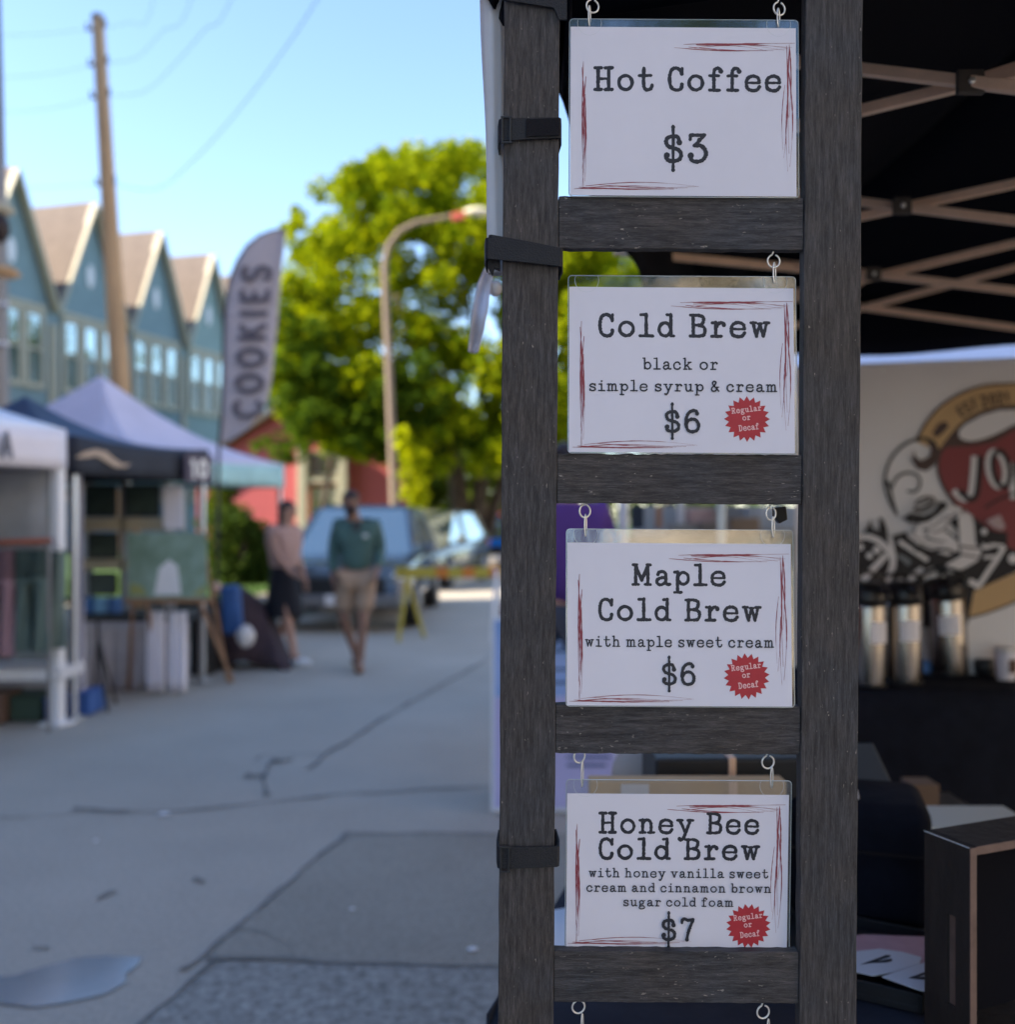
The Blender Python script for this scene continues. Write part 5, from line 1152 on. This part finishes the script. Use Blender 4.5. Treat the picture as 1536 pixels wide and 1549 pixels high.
# ------------------------------------------------------------------ barrier with yellow board
br=thing('barricade','yellow A-frame street barricade in front of the parked cars','barricade',(0,0,0))
g0=gp(607,968); BYd=g0.y
M_yel=mat('safety_yellow',(.46,.37,.05),.5); M_or=mat('orange_stripe',(.60,.20,.03),.5)
for x0,x1 in ((618,606),(612,640),(752,745),(750,765)):
    b=MB(); b.beam(at(x0,862,BYd),at(x1,968,BYd-.2 if x1<x0 else BYd+.25)*1.0 if False else Vector((at(x1,968,BYd).x,BYd+(-.22 if x1<x0 else .22),0)),.045,.045,(0,1,0)); b.build('leg',M_yel if x0<700 else M_white,br,bevel=.004)
ce,de=on(598,800,858,874,BYd,.03); b=MB(); b.box(ce,de); b.build('board',M_yel,br,bevel=.003)
for x0 in (660,700,740,780):
    ce,de=on(x0,x0+18,858,874,BYd-.003,.002); b=MB(); b.box(ce,de); b.build('orange_stripe',M_or,br)

# ------------------------------------------------------------------ parked cars
def car(label, loc, rot, paint, L_=4.5, Hc=1.66, W_=1.86, glassm=None, group='cars parked along the left kerb'):
    root=thing('parked_car',label,'car',loc,(0,0,rot),group)
    hl=L_/2; hw=W_/2; belt=Hc*.60
    sec=[(-hl,.42,.74,hw*.80),(-hl+.08,.32,.86,hw*.92),(-hl+.35,.30,belt*.93,hw*.98),(-hl+1.15,.30,belt,hw),(hl-.5,.30,belt+.02,hw),(hl-.08,.26,belt-.02,hw*.94),(hl,.42,belt*.85,hw*.84)]
    b=MB(); n=12
    for (y,z0,z1,w_) in sec:
        for p in ((-w_*.92,z0),(-w_,z0+.12),(-w_,z1-.22),(-w_*.94,z1-.07),(-w_*.72,z1),(-w_*.3,z1+.02),(w_*.3,z1+.02),(w_*.72,z1),(w_*.94,z1-.07),(w_,z1-.22),(w_,z0+.12),(w_*.92,z0)): b.v.append((p[0],y,p[1]))
    for i in range(len(sec)-1):
        for k in range(n): b.f.append((i*n+k,i*n+(k+1)%n,(i+1)*n+(k+1)%n,(i+1)*n+k))
    b.f.append(tuple(range(n))[::-1]); b.f.append(tuple((len(sec)-1)*n+k for k in range(n)))
    b.build('body',paint,root,smooth=True,bevel=.02)
    # greenhouse
    yb0,yt0,yt1,yb1=-hl+1.0,-hl+1.95,hl-.75,hl-.15; wb,wt=hw*.90,hw*.70
    roof=MB(); roof.add([(-wt,yt0,Hc-.04),(wt,yt0,Hc-.04),(wt,yt1,Hc-.04),(-wt,yt1,Hc-.04),(-wt*.85,yt0+.1,Hc+.02),(wt*.85,yt0+.1,Hc+.02),(wt*.85,yt1-.1,Hc+.02),(-wt*.85,yt1-.1,Hc+.02)],[(0,3,2,1),(4,5,6,7),(0,1,5,4),(1,2,6,5),(2,3,7,6),(3,0,4,7)]); roof.build('roof',paint,root,smooth=True,bevel=.02)
    gm2=glassm or M_winglass
    q=belt-.02
    A=[(-wb,yb0,q),(wb,yb0,q),(wt,yt0,Hc-.04),(-wt,yt0,Hc-.04)]; MB().prism(A,(0,0,0),(0,.02,-.01)).build('windscreen',gm2,root)
    A=[(wb,yb1,q),(-wb,yb1,q),(-wt,yt1,Hc-.04),(wt,yt1,Hc-.04)]; MB().prism(A,(0,0,0),(0,-.02,-.01)).build('rear_window',gm2,root)
    for s_ in (-1,1):
        A=[(s_*wb,yb0+.08,q),(s_*wb,yb1-.06,q),(s_*wt,yt1,Hc-.04),(s_*wt,yt0+.04,Hc-.04)]; MB().prism(A,(0,0,0),(-s_*.02,0,0)).build('side_window',gm2,root)
        MB().beam((s_*wb,yb0,q),(s_*wt,yt0,Hc-.04),.06,.05).build('pillar',paint,root); MB().beam((s_*wb*.99,.15,q),(s_*wt*1.01,.15,Hc-.03),.08,.04,(0,1,0)).build('pillar',paint,root); MB().beam((s_*wb,yb1,q),(s_*wt,yt1,Hc-.04),.08,.05).build('pillar',paint,root)
        h=MB(); h.ball((s_*hw*.70,-hl+.09,.70),(.19,.07,.085),14,8); h.build('headlight',mat('headlight_glass',(.75,.78,.80),.1,spec=1),root,smooth=True)
        m_=MB(); m_.ball((s_*(hw+.10),yb0+.32,belt+.06),(.11,.06,.075),12,8); m_.build('mirror',paint,root,smooth=True)
        t_=MB(); t_.box((s_*hw*.78,hl-.02,.85),(.22,.06,.2)); t_.build('tail_light',M_badge,root,bevel=.02)
        for yy in (-hl+.85,hl-.9):
            w1=MB(); r=.35; w1.lathe([(r*.62,-.11),(r*.95,-.11),(r,-.07),(r,.07),(r*.95,.11),(r*.62,.11)],(s_*(hw-.09),yy,r),24,'X'); wh=w1.build('wheel',M_tyre,root,smooth=True)
            w2=MB(); w2.lathe([(.03,-.118),(r*.62,-.112),(r*.62,.112),(.03,.118)],(s_*(hw-.09),yy,r),20,'X'); w2.build('rim',M_grey,wh,smooth=True)
    g=MB(); g.box((0,-hl-.005,.60),(hw*1.30,.05,.22)); g.build('grille',M_dark,root,bevel=.02)
    g=MB(); g.box((0,-hl-.01,.42),(hw*1.74,.12,.16)); g.build('bumper',M_grey,root,bevel=.03)
    g=MB(); g.box((0,-hl-.065,.43),(.32,.012,.14)); g.build('number_plate',M_white,root,bevel=.004)
    return root
M_carblue=mat('silver_blue_paint',(.07,.095,.13),.10,spec=1.0); M_carsil=mat('silver_green_paint',(.11,.12,.095),.10,spec=1.0)
car('dark SUV with sky reflecting bonnet parked behind the walking man',(-2.12,14.9,0),R(-1),M_carblue,4.5,1.63)
car('grey green car parked behind the yellow barricade',(-1.75,21.6,0),R(-13),M_carsil,4.5,1.56)
car('bright blue car farthest along the row',(.35,26.5,0),R(-16),mat('bright_blue_paint',(.01,.16,.62),.25,spec=.8),4.4,1.45)
car('red car glimpsed between the tree trunks',(-1.6,31.5,0),R(-80),mat('car_red_paint',(.40,.03,.04),.3,spec=.8),4.4,1.5)

# ------------------------------------------------------------------ trees, bushes
def leafclump(mb, c_, r, n, size, flat=.8):
    for i in range(n):
        while True:
            v=Vector((random.uniform(-1,1),random.uniform(-1,1),random.uniform(-1,1)))
            if .25<v.length<1: break
        p=c_+Vector((v.x*r,v.y*r,v.z*r*flat)); s_=size*random.uniform(.6,1.25)
        a=Vector((random.uniform(-1,1),random.uniform(-1,1),random.uniform(-.5,.5))).normalized(); b_=a.cross(Vector((random.uniform(-1,1),random.uniform(-1,1),random.uniform(.2,1)))).normalized()
        mb.add([p-a*s_*.5,p-b_*s_*.35+a*s_*.1,p+a*s_*.6,p+b_*s_*.35+a*s_*.1],[(0,1,2,3)])
def tree(label, base, trunks, clumps, leafm, size, n, name='maple_tree', crown_name='crown'):
    root=thing(name,label,'tree',base); o0=Vector(base)
    for tr in trunks:
        b=MB(); b.sweep([Vector(p)-o0 for p in tr[0]],tr[1],10); b.build('trunk' if tr[1][0]>.09 else 'limb',M_bark,root,smooth=True)
    mb=MB()
    for c_,r in clumps: leafclump(mb,Vector(c_)-o0,r,int(n*r*r),size)
    kind(mb.build(crown_name,leafm,root),'stuff'); return root
random.seed(11)
TB=Vector((-1.1,25,0))
def px25(x,y,Y=25): return at(x,y,Y)
cl_=[]
outl=[(425,480,.9),(445,540,1.0),(455,430,.8),(470,380,.7),(500,345,1.1),(520,300,1.0),(560,270,.9),(600,260,.9),(650,255,.9),(700,262,1.0),(760,285,1.1),(810,330,1.2),(850,390,1.2),(885,450,1.1),(905,520,1.0),(900,600,1.0),(560,350,1.3),(620,330,1.3),(690,340,1.4),(750,380,1.4),(500,420,1.2),(480,500,1.2),(470,600,1.0),(530,480,1.3),(600,420,1.0),(680,430,1.2),(800,460,1.4),(560,560,1.2),(520,620,1.0),(500,660,.7),(440,600,.7),(640,520,1.1),(700,540,1.2),(760,560,1.4),(830,600,1.3),(600,620,1.0),(660,640,.9),(730,660,.9),(560,655,.7),(438,345,.35),(455,330,.35),(600,480,.8),(650,590,.9),(780,640,1.0),(860,400,.9),(890,390,1.0),(925,410,.9),(870,440,.9),(860,500,.9),(880,560,1.0),(860,620,.9),(870,670,.8),(940,450,.9),(905,360,.8),(850,345,.7),(930,520,.9),(450,630,.8),(480,650,.7),(540,670,.6),(580,680,.6),(620,670,.6),(690,660,.8),(740,690,.7),(660,700,.5),(430,560,.7),(435,510,.7),(800,690,.8)]
for x,y,r in outl:
    for d in (-2.4,-1.2,0.2,1.6,2.8):
        for _ in range(2):
            if random.random()<.80:
                q=px25(x+random.uniform(-34,34)*min(1,r),y+random.uniform(-30,30)*min(1,r),25+d+random.uniform(-.6,.6)); cl_.append((q,r*random.uniform(.34,.62)))
tr=[([(-1.1,25,0),(-1.15,25,1.2),(-1.3,25,2.6),(-1.9,24.8,4.5),(-2.8,24.6,7)],[.34,.27,.23,.16,.08]),([(-.95,25.1,0),(-.8,25,1.2),(-.6,25,2.8),(-.2,25.1,5),(.1,25,7.5)],[.28,.22,.19,.13,.07]),([(-.75,25.2,.1),(-.3,25.1,1.8),(.2,25,3.2),(1.1,25,5.0)],[.2,.16,.14,.08]),
    ([(-2.3,26.5,0),(-2.3,26.5,2),(-2.6,26.5,4.2),(-3.0,26.4,6)],[.16,.13,.11,.06]),([(-.1,26.2,0),(.0,26.2,2.2),(.5,26.2,4.6)],[.15,.12,.08]),([(-1.6,24.9,3.6),(-3.2,24.6,4.6),(-4.6,24.4,5.6)],[.085,.06,.03]),([(-.4,25,3.6),(-.9,24.9,6),(-1.2,24.8,8.8)],[.085,.07,.03])]
tree('large maple with lime green sunlit crown behind the lamp post',TB,tr,cl_,M_leaf,.175,760)
random.seed(5)
# sunlit young tree
b0y=gp(618,858); yt=[(at(x,y,20.5),r*.9) for x,y,r in ((612,672,.22),(622,690,.28),(616,715,.25),(630,700,.26),(634,730,.26),(622,745,.28),(630,765,.25),(608,655,.2),(640,690,.2),(636,750,.22))]
q=at(622,780,20.5); tree('slim young tree with glowing yellow leaves beside the lamp post',(q.x,20.5,0),[([(q.x,20.5,0),(q.x,20.5,1.4),(q.x-.05,20.5,2.6)],[.03,.025,.012])],yt,M_leaf_yellow,.15,1500,'young_tree')
# far trees closing the view
for i,(x,y0,y1,Y,w_,lb) in enumerate(((470,470,760,40,60,'dark green tree behind the red house'),(860,420,760,48,90,'broad green tree farther down the street behind the ladder'),(690,600,775,36,90,'shaded tree behind the maple trunks'),(620,660,778,40,60,'dark tree between red house and maple'),(1010,480,760,60,110,'green tree far off, right of the ladder post'))):
    cl2=[]
    for k in range(26):
        yy=random.uniform(y0,y1); xx=x+random.uniform(-1,1)*w_*(1-.5*abs((yy-(y0+y1)/2)/((y1-y0)/2))**2); cl2.append((at(xx,yy,Y+random.uniform(-2,2)),random.uniform(.9,1.5)))
    bb=at(x,775,Y); tree(lb,(bb.x,Y,0),[([(bb.x,Y,0),(bb.x+.1,Y,3),(bb.x,Y,6)],[.3,.22,.1])],cl2,M_leaf_far,.40,40,'shade_tree')
random.seed(21)  # dark leaf colour stands in for shade in the maple's lower left crown
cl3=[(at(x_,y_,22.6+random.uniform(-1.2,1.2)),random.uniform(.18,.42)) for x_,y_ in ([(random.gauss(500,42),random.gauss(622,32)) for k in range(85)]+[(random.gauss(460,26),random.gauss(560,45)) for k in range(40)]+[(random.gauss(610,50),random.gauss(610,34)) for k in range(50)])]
q=at(486,775,22.6); tree('dark foliage added as shade low in the maple crown, before the red house roof',(q.x,22.6,0),[([(q.x,22.6,0),(q.x+.05,22.6,1.6),(q.x+.3,22.6,3.2)],[.10,.08,.04])],cl3,leaf_mat('shaded_leaf',(.028,.062,.010),(.085,.14,.012),(1.5,1.4,.5)),.17,620,'shaded_foliage')
def bush(label,x,y0,y1,Y,w_,m=M_leaf_bush):
    c_=at(x,(y0+y1)/2,Y); root=thing('bush',label,'bush',(c_.x,Y,0)); mb=MB(); hh=at(x,y0,Y).z
    for k in range(16):
        leafclump(mb,Vector((random.uniform(-1,1)*w_*Y/FPX,random.uniform(-.6,.6),random.uniform(.1,.85)*hh)),.35,170,.14)
    kind(mb.build('foliage',m,root),'stuff')
    for k in range(4):
        b=MB(); a=random.uniform(0,6.28); b.sweep([(0,0,.05),(.2*math.cos(a),.2*math.sin(a),hh*.5),(.35*math.cos(a),.3*math.sin(a),hh*.8)],[.03,.02,.01],6); b.build('stem',M_bark,root)
bush('dark bush behind the teal valance tent',358,742,880,19.5,34); bush('low dark bush left of the woman',395,800,885,21,22); bush('yellow green bush at the red house porch',335,690,760,24,18,M_leaf_far)
bush('bush under the far trees beside the maple',665,742,850,29,40,M_leaf_far); bush('bush beyond the cars near the blue car',745,735,845,33,50,M_leaf_far); bush('small hedge bush beside the porch column',520,740,850,24,28)
for i,(X_,Y_) in enumerate(((-7.5,-15),(1.5,-18),(9.5,-14))):
    cl2=[((X_+random.uniform(-3,3),Y_+random.uniform(-2.5,2.5),random.uniform(4.5,17)),random.uniform(.9,1.6)) for k in range(60)]
    tree(('left-hand','middle','right-hand')[i]+' street tree standing behind the photographer',(X_,Y_,0),[([(X_,Y_,0),(X_+.1,Y_,4),(X_,Y_,9)],[.3,.22,.1])],cl2,M_leaf_far,.42,36,'shade_tree')
tlm=MB()
for k in range(260):
    x=random.uniform(-60,60); leafclump(tlm,Vector((x+10,95+random.uniform(-6,6),random.uniform(1,7))),2.4,40,.9)
kind(tlm.build('treeline',M_leaf_far),'stuff')

# ------------------------------------------------------------------ townhouses
DH=26.0; HW=.153*DH; ZE=8.8; ZP=13.3
def townhouse(sc, sid, label):
    root=thing('townhouse',label,'house',S(sc,DH,0),(0,0,0),'gabled townhouses in a row beyond the tents'); o0=Vector(root.location)
    def T(s_,p_,z): return S(sc+s_,DH+p_,z)-o0      # s_ along the street, p_ away from the street
    h=HW/2; m=sid
    wall=MB(); poly=[T(-h,0,0),T(h,0,0),T(h,0,ZE),T(0,0,ZP-.12),T(-h,0,ZE)]; wall.prism(poly,(0,0,0),tuple(T(0,9,0)-T(0,0,0))); wall.build('wall',m,root)
    ov=.22
    for s_ in (-1,1):
        rf=MB(); a,b_,c_,d=T(0,-ov,ZP),T(0,9.2,ZP),T(s_*(h-.001),9.2,ZE-.0),T(s_*(h-.001),-ov,ZE-.0)
        rf.prism([a,b_,c_,d],(0,0,0),(0,0,.12)); rf.build('roof',M_shingle,root)
        bg_=MB(); bg_.beam(T(s_*.02,-ov-.04,ZP-.02),T(s_*(h-.02),-ov-.04,ZE-.02),.09,.30,tuple(S(0,1,0))); bg_.build('bargeboard',M_trim,root)
        cb_=MB(); q=T(s_*(h-.11),-.05,ZE/2-.2); cb_.box(q,(.16,.1,ZE-.5),(0,0,STREET_ROT+R(90))); cb_.build('corner_board',M_trim,root)
    vt=MB(); vt.lathe([(.001,-.03),(.30,-.03),(.30,.03)],(0,0,0),16,'X'); o=vt.build('gable_vent',M_curtain,root); o.location=T(0,-.03,ZE+1.75); o.rotation_euler=(0,0,STREET_ROT); o.scale=(1,.62,1.5)
    bd=MB(); bd.box(T(0,-.05,8.86),(.10,HW*.80,.16),(0,0,STREET_ROT)); bd.build('frieze_board',M_trim,root)
    for k,z0 in ((0,5.96),(1,2.0)):
        for i in (-1,0,1):
            zc=z0+1.38; w_=.82; hh=2.62; cen=T(i*1.06,-.06,zc)
            f=MB()
            def bx(ds,dz,ws,hz,dp=0.0,dd=.10): q=T(i*1.06+ds,-.06+dp,zc+dz); f.box(q,(dd,ws,hz),(0,0,STREET_ROT))
            bx(-w_/2,0,.17,hh+.2); bx(w_/2,0,.17,hh+.2); bx(0,hh/2,w_-.17,.20); bx(0,-hh/2,w_-.17,.20); bx(0,0,w_-.171,.10,-.004)
            wf=f.build('window',M_trim,root)
            for dz in (-.66,.66):
                p_=MB(); p_.box(T(i*1.06,-.03,zc+dz),(.04,w_-.18,hh/2-.16),(0,0,STREET_ROT)); p_.build('pane',M_winglass if dz>0 else M_screen,wf)
    return root
SP=[1.074,1.227,1.383,1.532,1.685,1.838]
lbs=['blue gabled townhouse nearest, its roof peak behind the grey lamp post','blue gabled townhouse left of the utility pole, oval vent in its gable','townhouse right behind the utility pole, windows reflecting sky','townhouse left of the feather flag, windows reflecting sky','townhouse hidden mostly behind the feather flag']
for i in range(5): townhouse(SP[i]*DH,[M_siding,M_siding,M_siding,M_siding2,M_siding2][i],lbs[i])
# red house with cream porch
rh=thing('red_house','red house with cream porch column behind the flag','house',(-6.2,30,0)); 
b=MB(); b.prism([(-3.2,0,0),(2.75,0,0),(2.75,0,3.3),(.0,0,5.05),(-3.2,0,2.9)],(0,0,0),(0,7,0)); b.build('wall',M_redwall,rh)
b=MB(); b.prism([(.0,-.3,5.1),(3.2,-.3,3.0),(3.2,-.3,3.12),(0,-.3,5.25),(-3.6,-.3,2.8),(-3.6,-.3,2.68)],(0,0,0),(0,7.6,0)); b.build('roof',M_shingle,rh)
for x in (.05,1.25):
    b=MB(); b.box((x,-.25,1.75),(.28,.28,3.5)); b.build('porch_column',M_trim,rh,bevel=.02)
b=MB(); b.box((.65,-.06,1.15),(.85,.08,2.3)); dr=b.build('door',mat('cream_door',(.48,.44,.36),.6),rh,bevel=.01); b=MB(); b.ball((.95,-.13,1.1),.04,8,6); b.build('handle',M_grey,dr)
b=MB(); b.box((.65,-.06,3.0),(1.1,.1,.8)); w=b.build('window',M_trim,rh); b=MB(); b.box((.65,-.12,3.0),(.9,.03,.6)); b.build('pane',M_winglass,w)
b=MB(); b.box((.65,-.10,2.5),(1.5,.5,.14)); b.build('porch_beam',M_trim,rh)
rh2=thing('far_red_house','dark red house half hidden behind the maple crown','house',(-2.6,38,0)); 
b=MB(); b.box((-2.35,3,1.9),(2.6,6,3.8)); b.build('wall',M_redwall,rh2)
b=MB(); b.prism([(-3.9,-.4,3.8),(-.8,-.4,3.8),(-2.35,-.4,4.9)],(0,0,0),(0,7,0)); b.build('roof',M_shingle,rh2)
for x in (-2.9,-1.7):
    b=MB(); b.box((x,-.05,1.9),(.8,.08,1.3)); w=b.build('window',M_trim,rh2); b=MB(); b.box((x,-.10,1.9),(.6,.03,1.1)); b.build('pane',M_winglass,w)
# tall brick building on the left side of the street, level with and behind the photographer (unseen, added to cast the street's shade)
bb_=thing('shade_building','unseen red brick building added to shade the market, left outside the picture','building',S(-7.15,16.0,0)); 
o0=Vector(bb_.location)
b=MB(); b.box((0,-1.3,7.2),(9.6,34.1,14.4),(0,0,STREET_ROT)); b.build('wall',M_brick,bb_)
b=MB(); b.box((0,-1.3,14.5),(10.0,34.3,.3),(0,0,STREET_ROT)); b.build('cornice',M_trim,bb_)
for fl_ in range(4):
    for i in range(9):
        q=S(-8-15.5+i*3.9,16.0-4.83,2.2+fl_*3.3)-o0; b=MB(); b.box(q,(.1,1.3,1.8),(0,0,STREET_ROT)); w=b.build('window',M_trim,bb_)
        b=MB(); q2=S(-8-15.5+i*3.9,16.0-4.9,2.2+fl_*3.3)-o0; b.box(q2,(.04,1.08,1.56),(0,0,STREET_ROT)); b.build('pane',M_winglass,w)

rb_=thing('bounce_building','unseen cream stucco building added on the sunny side for warm bounce, right outside the picture','building',S(-2,-16,0))  # unseen, added to bounce warm sunlight into the shaded street
o0=Vector(rb_.location)
b=MB(); b.box((0,0,5.5),(9,50,11),(0,0,STREET_ROT)); b.build('wall',mat('cream_stucco',(.50,.43,.355),.9,noise=.06,nscale=1),rb_)
b=MB(); b.box((0,0,11.1),(9.4,50.4,.3),(0,0,STREET_ROT)); b.build('cornice',M_trim,rb_)
for fl_ in range(3):
    for i in range(8):
        q=S(-2-22+i*6.2,-16+4.53,2.2+fl_*3.3)-o0; b=MB(); b.box(q,(.1,1.2,1.7),(0,0,STREET_ROT)); w=b.build('window',M_white,rb_)
        q=S(-2-22+i*6.2,-16+4.60,2.2+fl_*3.3)-o0; b=MB(); b.box(q,(.04,1.0,1.46),(0,0,STREET_ROT)); b.build('pane',M_winglass,w)

# ------------------------------------------------------------------ utility pole, wires, lamp posts
UY=15.0
up=thing('utility_pole','wooden utility pole rising in front of the blue townhouses','utility pole',(0,0,0))
top=at(148,28,UY); bot=at(181,570,UY); d=(bot-top); bt0=top+d*((top.z)/(top.z-bot.z))
b=MB(); b.sweep([bt0,bot,top.lerp(bot,.5),top],[.165,.145,.115,.088],16); b.build('pole_shaft',M_pole,up,smooth=True)
b=MB(); b.lathe([(.095,0),(.095,.06),(.03,.10)],(top.x,top.y,top.z-.02),12); b.build('pole_cap',M_grey,up)
ends=[]
for y in (42,96,145,277):
    t=(y-28)/(570-28); c_=top.lerp(bot,t); 
    b=MB(); w0,w1=(-.34,.18) if y<0 else (-.2,.12); dirv=Vector((.96,-.28,0)); b.beam(c_+dirv*w0+Vector((0,0,-.02)),c_+dirv*w1+Vector((0,0,.04)),.03,.03); a_=b.build('bracket',M_grey,up)
    for w_ in (w0,w1): i_=MB(); q=c_+dirv*w_; i_.lathe([(.012,-.02),(.026,.02),(.018,.05),(.026,.08),(.01,.10)],(q.x,q.y,q.z),10); i_.build('insulator',M_grey,a_,smooth=True)
    ends.append(c_)
def wire(pts,label,r=.010):
    P=[]
    for i in range(len(pts)-1):
        p0=pts[max(i-1,0)];p1=pts[i];p2=pts[i+1];p3=pts[min(i+2,len(pts)-1)]
        for k in range(10):
            t=k/10; P.append(.5*((2*p1)+(-p0+p2)*t+(2*p0-5*p1+4*p2-p3)*t*t+(-p0+3*p1-3*p2+p3)*t**3))
    P.append(pts[-1]); b=MB(); b.sweep(P,r,6); return tag(b.build('overhead_wire',M_wire,None,smooth=True),label,'wire','overhead wires from the utility pole')
wire([ends[3],at(235,286,14.2),at(290,245,12.9),at(350,180,11.8),at(420,90,10.8),at(483,-5,10),at(560,-140,9),Vector((.6,6.0,7.6))],'lowest heavy wire curving up from the utility pole to the right',.005)
wire([ends[2],at(215,140,14.2),at(262,100,13),at(310,45,12),at(352,-5,11.2),Vector((-.8,7.0,8.0))],'wire curving up from the third bracket to the frame top',.004)
wire([ends[1],at(205,88,14.2),at(245,48,13),at(290,-5,12),Vector((-1.8,7.5,8.4))],'wire from the second bracket to the frame top',.0035)
wire([ends[0],at(190,35,14.2),at(232,0,13),Vector((-2.6,8,8.8))],'topmost wire running right from the utility pole',.003)
for i,(yy,lb) in enumerate(((50,'upper'),(112,'middle'),(165,'lower'),(282,'lowest'))): wire([ends[i],at(60,yy+2,14),at(-120,yy+8,12.5)],lb+' thin wire running from the pole to the left frame edge',.003)
# grey lamp post at the left edge
gpst=thing('edge_lamp_post','grey banner post with brown brackets at the left frame edge','lamp post',(0,0,0))
v=at(-6,300,9.4); b=MB(); b.sweep([(v.x,v.y,0),(v.x,v.y,2.2),(v.x-.01,v.y,4.6),(v.x-.03,v.y,6.6)],[.14,.13,.10,.065],14); b.build('shaft',M_grey,gpst,smooth=True)
for y,w_,m in ((318,.17,M_trim),(414,.22,M_pole)):
    q=at(-6,y,9.4); b=MB(); b.lathe([(.10,-.05),(w_,.0),(w_*.8,.05),(.09,.07)],(q.x,q.y,q.z),16); b.build('collar',m,gpst,smooth=True)
q=at(-2,345,9.3); b=MB(); b.ball(q,(.10,.10,.14),14,10); b.build('lantern',M_hair,gpst,smooth=True)
q=at(-6,540,9.4); b=MB(); b.box(q,(.19,.1,.66)); b.build('banner',M_brick,gpst,bevel=.01)
for y in (460,520): q=at(2,y,9.3); b=MB(); b.box(q,(.13,.05,.04)); b.build('banner_arm',M_curtain,gpst,bevel=.005)
# street lamp with curved arm
LYd=21.0; sl2=thing('street_lamp','tall grey street lamp with curved arm in front of the maple','street lamp',(0,0,0))
q0=at(597,760,LYd); P=[Vector((q0.x+.05,LYd,0))]+[at(x,y,LYd) for x,y in ((597,760),(592,640),(588,540),(583,440),(582,400),(588,372),(604,350),(630,337),(670,330),(705,323))]
b=MB(); b.sweep(P,[.12,.10,.085,.08,.07,.065,.06,.057,.055,.05,.045],12); b.build('pole',mat('weathered_pole',(.20,.155,.125),.7),sl2,smooth=True)
b=MB(); b.beam(at(684,330,LYd),at(704,325,LYd),.14,.16); b.build('red_collar',mat('faded_red',(.50,.10,.07),.6),sl2,bevel=.02)
b=MB(); c_=at(722,321,LYd); b.ball(c_,(.30,.16,.10),16,8); b.build('lamp_head',mat('cream_lamp',(.62,.58,.45),.5),sl2,smooth=True)
b=MB(); b.ball(c_-Vector((0,0,.06)),(.18,.12,.07),12,8); b.build('lens',M_winglass,sl2,smooth=True)

# ------------------------------------------------------------------ neighbouring stall seen through the ladder and above the banner
nb_,no2=pop_tent('pale blue white tent beyond the coffee tent',5.6,8.6,-2.0,1.0,1.95,2.22,3.1,mat('pale_tent_top',(.62,.70,.86),.7),M_whitecloth,sag=.08,legr=.05)
rk=thing('goods_rack','pale display wall with small goods in the neighbouring tent','display',(0,0,0))
ce,de=on(955,1320,765,1100,8.6,.06); b=MB(); b.box((ce[0],ce[1],(ce[2]+de[2]/2)/2),(de[0],de[1],ce[2]+de[2]/2)); b.build('back_board',mat('pale_grey_board',(.36,.38,.40),.8,noise=.15,nscale=2),rk)
for (x0,x1,y0,y1,Y,cc_,lb) in ((1040,1082,770,792,8.5,(.50,.38,.40),'pinkish framed print on the pale wall'),(1084,1100,762,776,8.5,(.10,.18,.28),'small blue card on the pale wall'),(955,975,765,800,7.6,(.03,.04,.06),'dark hanging bag near the white tent leg'),(993,1002,765,800,7.5,(.34,.20,.14),'narrow brown item hanging on the pale wall'),(1130,1205,765,800,8.4,(.40,.50,.66),'pale blue cloth hung on the wall'),(1060,1100,790,806,8.3,(.22,.20,.19),'grey folded goods on the neighbouring table'),(1105,1150,783,815,8.2,(.26,.21,.17),'brown basket on the neighbouring table'),(1010,1050,792,830,8.2,(.26,.27,.27),'grey box on the neighbouring table')):
    ce,de=on(x0,x1,y0,y1,Y,.05); b=MB(); b.box(ce,de); tag(b.build('stall_goods',mat('goods_%d'%x0,cc_,.8,noise=.2,nscale=6),None,bevel=.01),lb,'stall goods')
ntb=thing('neighbour_table','table with olive cloth in the neighbouring tent','table',(0,0,0)); ce,de=on(930,1310,812,1010,8.0,.7); b=MB(); b.box((ce[0],ce[1],(ce[2]+de[2]/2)/2),(de[0],de[1],ce[2]+de[2]/2)); b.build('tablecloth',mat('olive_cloth',(.20,.19,.14),.9,noise=.2,nscale=5),ntb,bevel=.02)
# black webbing and clip hanging by the hook over the maple sign
b=MB(); b.prism([at(1172,768,1.32),at(1190,766,1.32),at(1192,786,1.32),at(1180,792,1.32),at(1172,782,1.32)],(0,0,0),(0,.012,0)); tag(b.build('black_clip',M_dark,None,bevel=.001),'small black clip hanging beside the right hook over Maple','clip')
